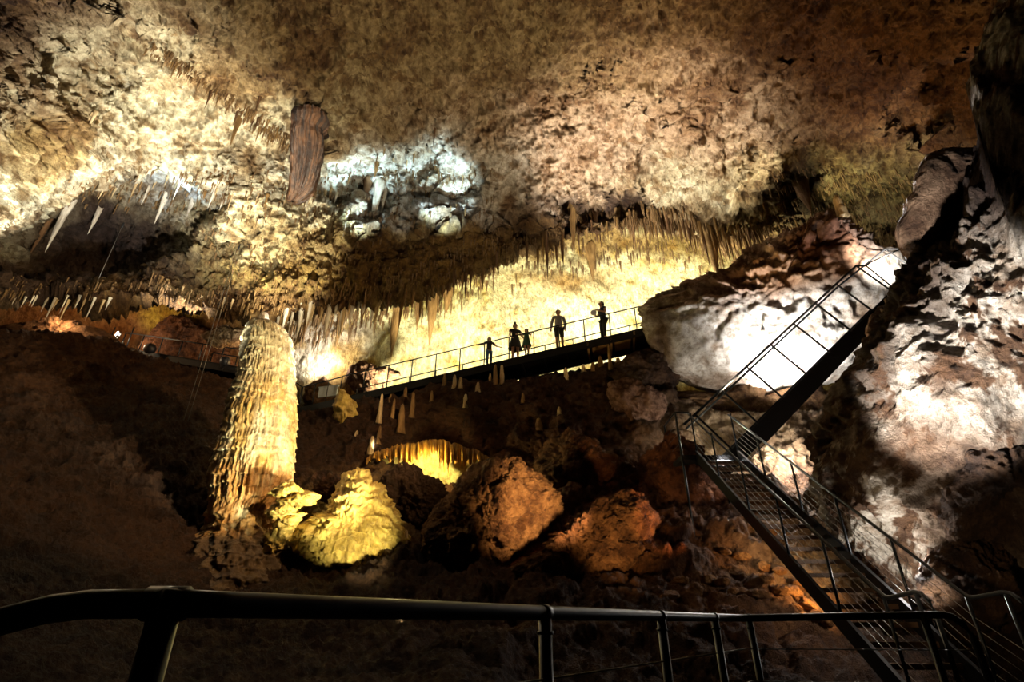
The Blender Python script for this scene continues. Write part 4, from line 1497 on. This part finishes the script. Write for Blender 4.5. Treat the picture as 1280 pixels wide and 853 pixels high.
pts_post = [G0 + V((-0.03, 0, 0)), at_x(681), at_x(826), at_x(893)]
MB().tube([V((G0.x - .03, G0.y, 0)), V((G0.x - .03, G0.y, gz + 0.0))], 0.024, 16).build('post', STEEL, guard, True)
MB().tube([G0 + V((-0.062, -0.0, 0)), G0 + V((0.0, 0.0, 0))], 0.0265, 18).build('collar', STEEL, guard, True)
for p in pts_post[1:]:
    gpost(p)
gpost(G1 + V((0.06, 0.01, 0)))
gpost(V((G2.x - 0.12, G2.y, G2.z)), collar=False)
for hh in (0.17, 0.34, 0.52, 0.70):
    z = gz - hh
    MB().tube([V((G0.x, G0.y, z)), V((G1.x, G1.y, z)), V((G2.x + 0.1, G2.y, z))], 0.0035, 6).build('cable', CABLE, guard, True)


# ------------------------------------------------------------------ people
def skin_mesh(name, pts, edges, radii, mat, parent, root=0, sub=2):
    me = bpy.data.meshes.new(name)
    me.from_pydata([tuple(p) for p in pts], edges, [])
    o = bpy.data.objects.new(name, me)
    COL.objects.link(o)
    me.materials.append(mat)
    sk = o.modifiers.new('skin', 'SKIN')
    sk.use_smooth_shade = True
    sk.branch_smoothing = 0.3
    ss = o.modifiers.new('sub', 'SUBSURF')
    ss.levels = sub
    ss.render_levels = sub
    if not me.skin_vertices:
        me.skin_vertices.new()
    sv_ = me.skin_vertices[0].data
    for i, r in enumerate(radii):
        sv_[i].radius = (r, r) if not isinstance(r, tuple) else r
        sv_[i].use_root = (i == root)
    if parent:
        o.parent = parent
    return o


def person(px, py_feet_extra, off, h, yaw, label, pose, clothes, hair):
    """figure of height h; local x to its left, y backwards (faces -y), z up"""
    # place on the deck
    t_lo, t_hi = 0.0, 1.0
    for _ in range(40):
        m_ = (t_lo + t_hi) / 2
        q = lerp(BL, BR, m_) + bback * off
        if 640 + q.x / depth_of(q) * F < px:
            t_lo = m_
        else:
            t_hi = m_
    base = lerp(BL, BR, t_lo) + bback * off
    s = h / 1.75
    L = lambda *a: V(a) * s
    sh = pose.get('shoulder', 0.185)
    Z = dict(hip=0.93, waist=1.08, chest=1.30, neck=1.47, head=1.60, top=1.70)
    hl, hr = L(*pose['hand_l']), L(*pose['hand_r'])
    el, er = L(*pose['elbow_l']), L(*pose['elbow_r'])
    fl, fr = L(*pose.get('foot_l', (0.11, 0.0, 0.07))), L(*pose.get('foot_r', (-0.11, 0.0, 0.07)))
    kl, kr = L(*pose.get('knee_l', (0.10, -0.03, 0.5))), L(*pose.get('knee_r', (-0.10, -0.03, 0.5)))
    lean = L(*pose.get('lean', (0, 0, 0)))
    p = [L(0, 0, 0.93), L(0, 0.01, 1.10) + lean * 0.3, L(0, 0.01, 1.30) + lean * 0.7, L(0, 0, 1.43) + lean, L(0, -0.01, 1.50) + lean, L(0, -0.03, 1.60) + lean, L(0, -0.02, 1.69) + lean,
         L(sh, 0, 1.40) + lean, el, hl, L(-sh, 0, 1.40) + lean, er, hr,
         L(0.09, 0, 0.88), kl, fl, fl + L(0.01, -0.17, -0.035), L(-0.09, 0, 0.88), kr, fr, fr + L(-0.01, -0.17, -0.035)]
    r = [(0.145, 0.105), (0.13, 0.095), (0.15, 0.11), (0.09, 0.07), 0.052, (0.075, 0.095), (0.06, 0.075),
         0.055, 0.042, 0.030, 0.055, 0.042, 0.030, 0.085, 0.058, 0.042, 0.032, 0.085, 0.058, 0.042, 0.032]
    r = [tuple(x * s for x in q) if isinstance(q, tuple) else q * s for q in r]
    e = [(0, 1), (1, 2), (2, 3), (3, 4), (4, 5), (5, 6), (3, 7), (7, 8), (8, 9), (3, 10), (10, 11), (11, 12), (0, 13), (13, 14), (14, 15), (15, 16), (0, 17), (17, 18), (18, 19), (19, 20)]
    # hands: palm and five fingers
    for hi_, ei, sd in ((9, 8, 1), (12, 11, -1)):
        d_ = (p[hi_] - p[ei]).normalized()
        sx = d_.cross(V((0, 1, 0)))
        if sx.length < 0.1:
            sx = V((1, 0, 0))
        sx.normalize()
        palm = p[hi_] + d_ * 0.055 * s
        pi_ = len(p)
        p.append(palm)
        r.append((0.030 * s, 0.022 * s))
        e.append((hi_, pi_))
        for q, (ln, sp_) in enumerate(((0.062, -0.026), (0.075, -0.009), (0.070, 0.009), (0.055, 0.026))):
            a = palm + sx * sp_ * s + d_ * 0.03 * s
            b2 = a + d_ * ln * 0.6 * s
            c2 = b2 + d_ * ln * 0.3 * s + V((0, -0.025 * s, -0.01 * s))
            i0 = len(p)
            p += [a, b2, c2]
            r += [0.009 * s, 0.008 * s, 0.007 * s]
            e += [(pi_, i0), (i0, i0 + 1), (i0 + 1, i0 + 2)]
        i0 = len(p)
        a = palm - sx * 0.035 * s
        p += [a, a + d_ * 0.03 * s - sx * 0.02 * s]
        r += [0.010 * s, 0.008 * s]
        e += [(pi_, i0), (i0, i0 + 1)]
    body = skin_mesh('person', p, e, r, SKIN, None)
    body.location = base
    body.rotation_euler = (0, 0, yaw)
    tag(body, label, 'person')
    # face: nose and ears are small forms on the head
    hc = L(0, -0.03, 1.61) + lean
    g = MB()
    g.tube([hc + L(0, -0.075, 0.02), hc + L(0, -0.108, -0.025)], [0.010 * s, 0.016 * s], 8)
    for sg in (-1, 1):
        g.tube([hc + L(sg * 0.072, 0.0, -0.02), hc + L(sg * 0.086, 0.012, 0.015)], [0.012 * s, 0.016 * s], 8)
    oo = mesh_obj('facial_features', [tuple(v) for v in g.v], g.f, SKIN, body)
    # hair
    vv, ff = ico(3)
    if hair:
        hv = []
        for q in vv:
            x_, y_, z_ = q
            k = 1.0 + 0.04 * math.sin(7 * x_ + 5 * z_)
            long = hair.get('long', 0)
            y0 = y_ * 0.105 * k + 0.018
            if y_ < -0.1 and z_ < 0.35:
                y0 = -0.035
            z0 = z_ * 0.115 * k + 1.63
            if z_ < 0 and y_ > -0.1:
                z0 = 1.63 + z_ * (0.10 + long)
                y0 += 0.03 * (long > 0)
            hv.append(tuple(L(x_ * (0.088 + 0.02 * (long > 0)) * k, y0, z0) + lean))
        mesh_obj('hair', hv, ff, HAIR, body)
        if hair.get('bun'):
            hv = [tuple(L(q[0] * 0.06, 0.02 + q[1] * 0.06, 1.775 + q[2] * 0.05) + lean) for q in vv]
            mesh_obj('hair_bun', hv, ff, HAIR, body)
    top = clothes['top']
    sl = clothes.get('sleeve', 0.6)
    tp = [p[0] + L(0, 0, -0.02), p[1], p[2], p[3] + L(0, 0, -0.01), p[7], lerp(p[7], p[8], min(sl, 1)), p[10], lerp(p[10], p[11], min(sl, 1))]
    tr = [(0.162, 0.122), (0.148, 0.112), (0.168, 0.127), (0.105, 0.085), 0.070, 0.060, 0.070, 0.060]
    te = [(0, 1), (1, 2), (2, 3), (3, 4), (4, 5), (3, 6), (6, 7)]
    if sl > 1:
        tp += [lerp(p[8], p[9], sl - 1), lerp(p[11], p[12], sl - 1)]
        tr += [0.045, 0.045]
        te += [(5, 8), (7, 9)]
    tr = [tuple(x * s for x in q) if isinstance(q, tuple) else q * s for q in tr]
    skin_mesh('shirt' if 'skirt' not in clothes else 'dress_top', tp, te, tr, top, body)
    if 'skirt' in clothes:
        n = 28
        hv, hf = [], []
        prof = [(1.12, .15), (1.0, .175), (0.85, .215), (0.7, .25), (0.58, .275), (0.575, .262), (0.9, .18)]
        for (z_, rr) in prof:
            for j in range(n):
                an = 2 * math.pi * j / n
                k = 1 + 0.07 * math.sin(6 * an + z_ * 3) * (1.12 - z_)
                hv.append(tuple(L(rr * k * math.cos(an), rr * 0.85 * k * math.sin(an), z_)))
        for i in range(len(prof) - 1):
            for j in range(n):
                q = (j + 1) % n
                hf.append((i * n + j, (i + 1) * n + j, (i + 1) * n + q, i * n + q))
        mesh_obj('skirt', hv, hf, clothes['skirt'], body)
    if 'legs' in clothes:
        ll = clothes.get('leg_len', 1.8)
        q = [p[0] + L(0, 0, 0.04), p[13], p[17]]
        rr = [(0.158, 0.120), 0.102, 0.102]
        ee = [(0, 1), (0, 2)]
        for a_, k_, f_, idx in ((13, 14, 15, 1), (17, 18, 19, 2)):
            i0 = len(q)
            q.append(lerp(p[a_], p[k_], min(ll, 1)))
            rr.append(0.074)
            ee.append((idx, i0))
            if ll > 1:
                q.append(lerp(p[k_], p[f_], ll - 1))
                rr.append(0.056)
                ee.append((i0, i0 + 1))
        rr = [tuple(x * s for x in w_) if isinstance(w_, tuple) else w_ * s for w_ in rr]
        skin_mesh('shorts' if ll < 1.2 else 'trousers', q, ee, rr, clothes['legs'], body)
    for a_, nm in ((15, 'shoe'), (19, 'shoe')):
        g = MB()
        f0 = p[a_]
        g.tube([f0 + L(0, 0.06, -0.025), f0 + L(0, 0.02, -0.02), f0 + L(0, -0.09, -0.03), f0 + L(0, -0.19, -0.04), f0 + L(0, -0.215, -0.045)], [0.025 * s, 0.050 * s, 0.048 * s, 0.040 * s, 0.02 * s], 10)
        mesh_obj(nm, [tuple(v) for v in g.v], g.f, clothes.get('shoe', BLACK), body)
    return body


# rail position in each figure's own frame is handled through hand positions
person(611, 0, 0.30, 1.30, 0.25, 'girl in blue jeans, leftmost on the bridge, arms spread along the rail',
       dict(elbow_l=(0.36, -0.08, 1.20), hand_l=(0.52, -0.16, 1.14), elbow_r=(-0.36, -0.08, 1.22), hand_r=(-0.56, -0.16, 1.12), foot_l=(0.12, 0.0, 0.07), foot_r=(-0.07, 0.03, 0.07)),
       dict(top=CLOTH_DK, sleeve=0.8, legs=CLOTH_BLUE, leg_len=1.85), dict(long=0.22))
person(644, 0, 0.42, 1.72, 0.3, 'woman in a dark knee-length dress with hair tied up, beside the child in green',
       dict(elbow_l=(0.25, -0.10, 1.14), hand_l=(0.30, -0.22, 0.98), elbow_r=(-0.24, -0.06, 1.14), hand_r=(-0.20, -0.22, 0.98)),
       dict(top=CLOTH_DK, sleeve=0.5, skirt=CLOTH_DK), dict(long=0.0, bun=True))
person(658.5, 0, 0.34, 1.20, -0.2, 'small child in a dark green dress beside the woman',
       dict(elbow_l=(0.24, -0.10, 1.22), hand_l=(0.34, -0.22, 1.28), elbow_r=(-0.28, -0.12, 1.26), hand_r=(-0.44, -0.20, 1.28), foot_l=(0.10, -0.05, 0.07), foot_r=(-0.04, 0.06, 0.07)),
       dict(top=CLOTH_GREEN, sleeve=0.5, skirt=CLOTH_GREEN), dict(long=0.12)).location.z += 0.12
person(700, 0, 0.36, 1.84, 0.1, 'man in a light grey long-sleeved top and dark shorts, arms at his sides',
       dict(elbow_l=(0.25, 0.02, 1.14), hand_l=(0.21, -0.08, 0.90), elbow_r=(-0.26, 0.02, 1.14), hand_r=(-0.30, -0.05, 0.88), foot_l=(0.12, 0.0, 0.07), foot_r=(-0.09, -0.03, 0.07)),
       dict(top=CLOTH_GREY, sleeve=1.9, legs=CLOTH_DK, leg_len=0.95), dict(long=0.0))
m5 = person(756, 0, 0.36, 1.74, -1.15, 'rightmost man on the bridge, in dark clothes, holding a round white object',
            dict(elbow_l=(0.24, -0.02, 1.14), hand_l=(0.20, -0.30, 1.16), elbow_r=(-0.24, -0.06, 1.14), hand_r=(-0.10, -0.32, 1.16), foot_l=(0.10, -0.02, 0.07), foot_r=(-0.09, 0.05, 0.07)),
            dict(top=CLOTH_NAVY, sleeve=0.45, legs=CLOTH_DK, leg_len=1.85), dict(long=0.0))
g = MB()
c = P(742, 391, depth_of(m5.location) - 0.1)
g.tube([c + V((0.0, 0.03, 0)), c + V((0, 0.02, 0.0)), c - V((0, 0.02, 0)), c - V((0, 0.03, 0))], [0.09, 0.115, 0.115, 0.09], 28)
tag(g.build('round_disc', PAPER, None, True), 'round white disc held out by the rightmost man on the bridge', 'disc')

# ------------------------------------------------------------------ light
sc = bpy.context.scene
wld = bpy.data.worlds.new('cave air')
sc.world = wld
wld.use_nodes = True
wld.node_tree.nodes['Background'].inputs['Color'].default_value = (0.9, 0.55, 0.3, 1)
wld.node_tree.nodes['Background'].inputs['Strength'].default_value = 0.0018


def spot(name, pos, target, power, color, size, blend=0.8, r=0.12):
    l = bpy.data.lights.new(name, 'SPOT')
    l.energy = power
    l.color = color
    l.spot_size = math.radians(size)
    l.spot_blend = blend
    l.shadow_soft_size = r
    o = bpy.data.objects.new(name, l)
    COL.objects.link(o)
    o.location = pos
    o.rotation_euler = (V(target) - V(pos)).to_track_quat('-Z', 'Y').to_euler()
    return o


def point(name, pos, power, color, r=0.15):
    l = bpy.data.lights.new(name, 'POINT')
    l.energy = power
    l.color = color
    l.shadow_soft_size = r
    o = bpy.data.objects.new(name, l)
    COL.objects.link(o)
    o.location = pos
    return o


YEL = (1.0, 0.92, 0.66)
CRM = (1.0, 0.95, 0.84)
WHT = (1.0, 0.95, 0.88)
CYN = (0.60, 0.88, 1.0)
AMB = (1.0, 0.60, 0.22)
ORG = (1.0, 0.45, 0.12)
WRM = (1.0, 0.82, 0.56)
# back wall, from behind the ridge and the bridge
spot('lamp', P(640, 478, 22.6), P(640, 390, 27.2), 5600, YEL, 130)
spot('lamp', P(780, 455, 22.4), P(800, 350, 26.4), 6200, CRM, 130)
spot('lamp', P(500, 492, 22.6), P(500, 420, 27), 3600, YEL, 130)
spot('lamp', P(900, 400, 21.5), P(900, 330, 26), 4200, YEL, 120)
spot('lamp', P(425, 470, 23.2), P(400, 420, 25.4), 1700, WHT, 110)
# left pale ceiling
spot('lamp', P(190, 600, 10.5), P(190, 175, 18.5), 21000, CRM, 56, 0.9)
spot('lamp', P(230, 452, 19.6), P(190, 200, 18.5), 4500, CRM, 76)
spot('lamp', P(-60, 400, 14.5), P(10, 240, 15.5), 5000, (1.0, 0.97, 0.85), 62)
spot('lamp', P(350, 470, 18.0), P(340, 285, 20), 7000, YEL, 66)
# blue-white patch
spot('lamp', P(455, 330, 19.0), P(450, 216, 21.4), 5200, CYN, 44, 0.8)
spot('lamp', P(560, 330, 19.2), P(552, 228, 21.6), 6000, CYN, 44, 0.8)
spot('lamp', P(170, 420, 17.5), P(215, 256, 20.5), 15000, (0.6, 0.82, 1.0), 20, 0.8)
# middle and right ceiling
spot('lamp', P(720, 440, 17.0), P(790, 190, 20.2), 13000, (1.0, 0.91, 0.80), 66)
spot('lamp', P(1000, 262, 19.6), P(880, 200, 20.5), 1200, (1.0, 0.90, 0.72), 90)
spot('lamp', P(560, 600, 10), P(560, 40, 16), 4500, WRM, 90)
spot('lamp', P(930, 500, 13.5), P(620, 60, 17), 4500, WRM, 70)
spot('lamp', P(300, 440, 14.5), P(560, 90, 18), 3000, WRM, 70)
spot('lamp', P(1000, 540, 11.8), P(1020, 80, 15.5), 2000, AMB, 74)
spot('lamp', P(1030, 262, 19.8), P(1080, 215, 19.5), 260, (0.95, 0.9, 0.5), 130)
spot('lamp', P(120, 540, 11), P(60, 60, 14.5), 1000, WRM, 70)
# white boulder and pale wall
spot('lamp', P(1000, 498, 15.5), P(985, 420, 17.0), 2200, (1.0, 0.97, 0.94), 130, 0.9)
spot('lamp', P(900, 590, 12.4), P(900, 400, 17.0), 6000, (1.0, 0.97, 0.94), 60, 0.9)  # unseen lamp added to fill the boulder from the left
spot('lamp', P(1112, 330, 16.0), P(1105, 285, 18), 900, WHT, 130)
spot('lamp', P(1142, 775, 7.3), P(1240, 430, 8.8), 150, (1.0, 0.95, 0.88), 76, 0.7)
spot('lamp', P(1085, 815, 5.0), P(1208, 430, 8.6), 9500, (1.0, 0.96, 0.92), 31, 0.4)
point('lamp', P(1146, 705, 7.9), 130, WHT)
spot('lamp', P(1060, 760, 4.5), P(1240, 640, 8.0), 260, (1.0, 0.72, 0.42), 50)  # unseen warm fill, added to lift the black rocks at lower right
spot('lamp', P(1070, 290, 14.6), P(1140, 238, 11.4), 6000, WHT, 32)
spot('lamp', P(1080, 590, 10.6), P(1060, 480, 11.2), 260, CRM, 110)
point('lamp', P(985, 575, 13.8), 400, WHT)
point('lamp', P(880, 545, 14.2), 60, YEL)
# golden group around the flowstone
spot('lamp', P(480, 440, 17.0), P(350, 430, 14.6), 1400, WHT, 50)
spot('lamp', P(500, 775, 7.8), P(438, 650, 11.8), 1500, (1.0, 0.88, 0.48), 30, 0.7)
spot('lamp', P(530, 690, 8.8), P(326, 545, 13.0), 4600, (1.0, 0.90, 0.60), 44, 0.7)
point('lamp', P(530, 590, 14.9), 300, (1.0, 0.80, 0.30))
spot('lamp', P(470, 560, 16.5), P(432, 515, 18.7), 110, YEL, 40)
# orange light on the boulders
spot('lamp', P(800, 640, 8.6), P(640, 632, 12), 2400, (1.0, 0.60, 0.28), 38)
spot('lamp', P(905, 700, 9.8), P(818, 650, 11), 420, (1.0, 0.42, 0.16), 50)
spot('lamp', P(820, 760, 7.6), P(740, 570, 14.6), 600, AMB, 50)
spot('lamp', P(1050, 740, 9.0), P(960, 750, 11), 300, AMB, 90)
point('lamp', P(948, 690, 11.0), 6, YEL, 0.05)
# far left gallery
point('lamp', P(149, 418, 26.0), 110, WRM, 0.08)
point('lamp', P(128, 408, 25.0), 260, (1.0, 0.62, 0.3))
point('lamp', P(70, 398, 22.8), 120, (1.0, 0.66, 0.36))
spot('lamp', P(330, 470, 24), P(240, 440, 27), 500, AMB, 100)
# unseen fill lamps added to brighten the dark slope and the railing
spot('lamp', P(900, 220, 9.0), P(130, 500, 16), 6500, (1.0, 0.66, 0.34), 70)
spot('lamp', P(300, 300, 14), P(760, 800, 6), 350, WRM, 110)

cam = bpy.data.cameras.new('camera')
cam.sensor_width = 36.0
cam.lens = 36.0 * F / W
cam.clip_end = 200
cam.clip_start = 0.05
co = bpy.data.objects.new('camera', cam)
COL.objects.link(co)
co.location = (0, 0, EZ)
co.rotation_euler = (math.radians(90) + PITCH, 0, 0)
sc.camera = co
sc.view_settings.view_transform = 'Standard'
sc.view_settings.look = 'None'
sc.view_settings.gamma = 1
sc.view_settings.use_curve_mapping = False
sc.view_settings.exposure = 0.0
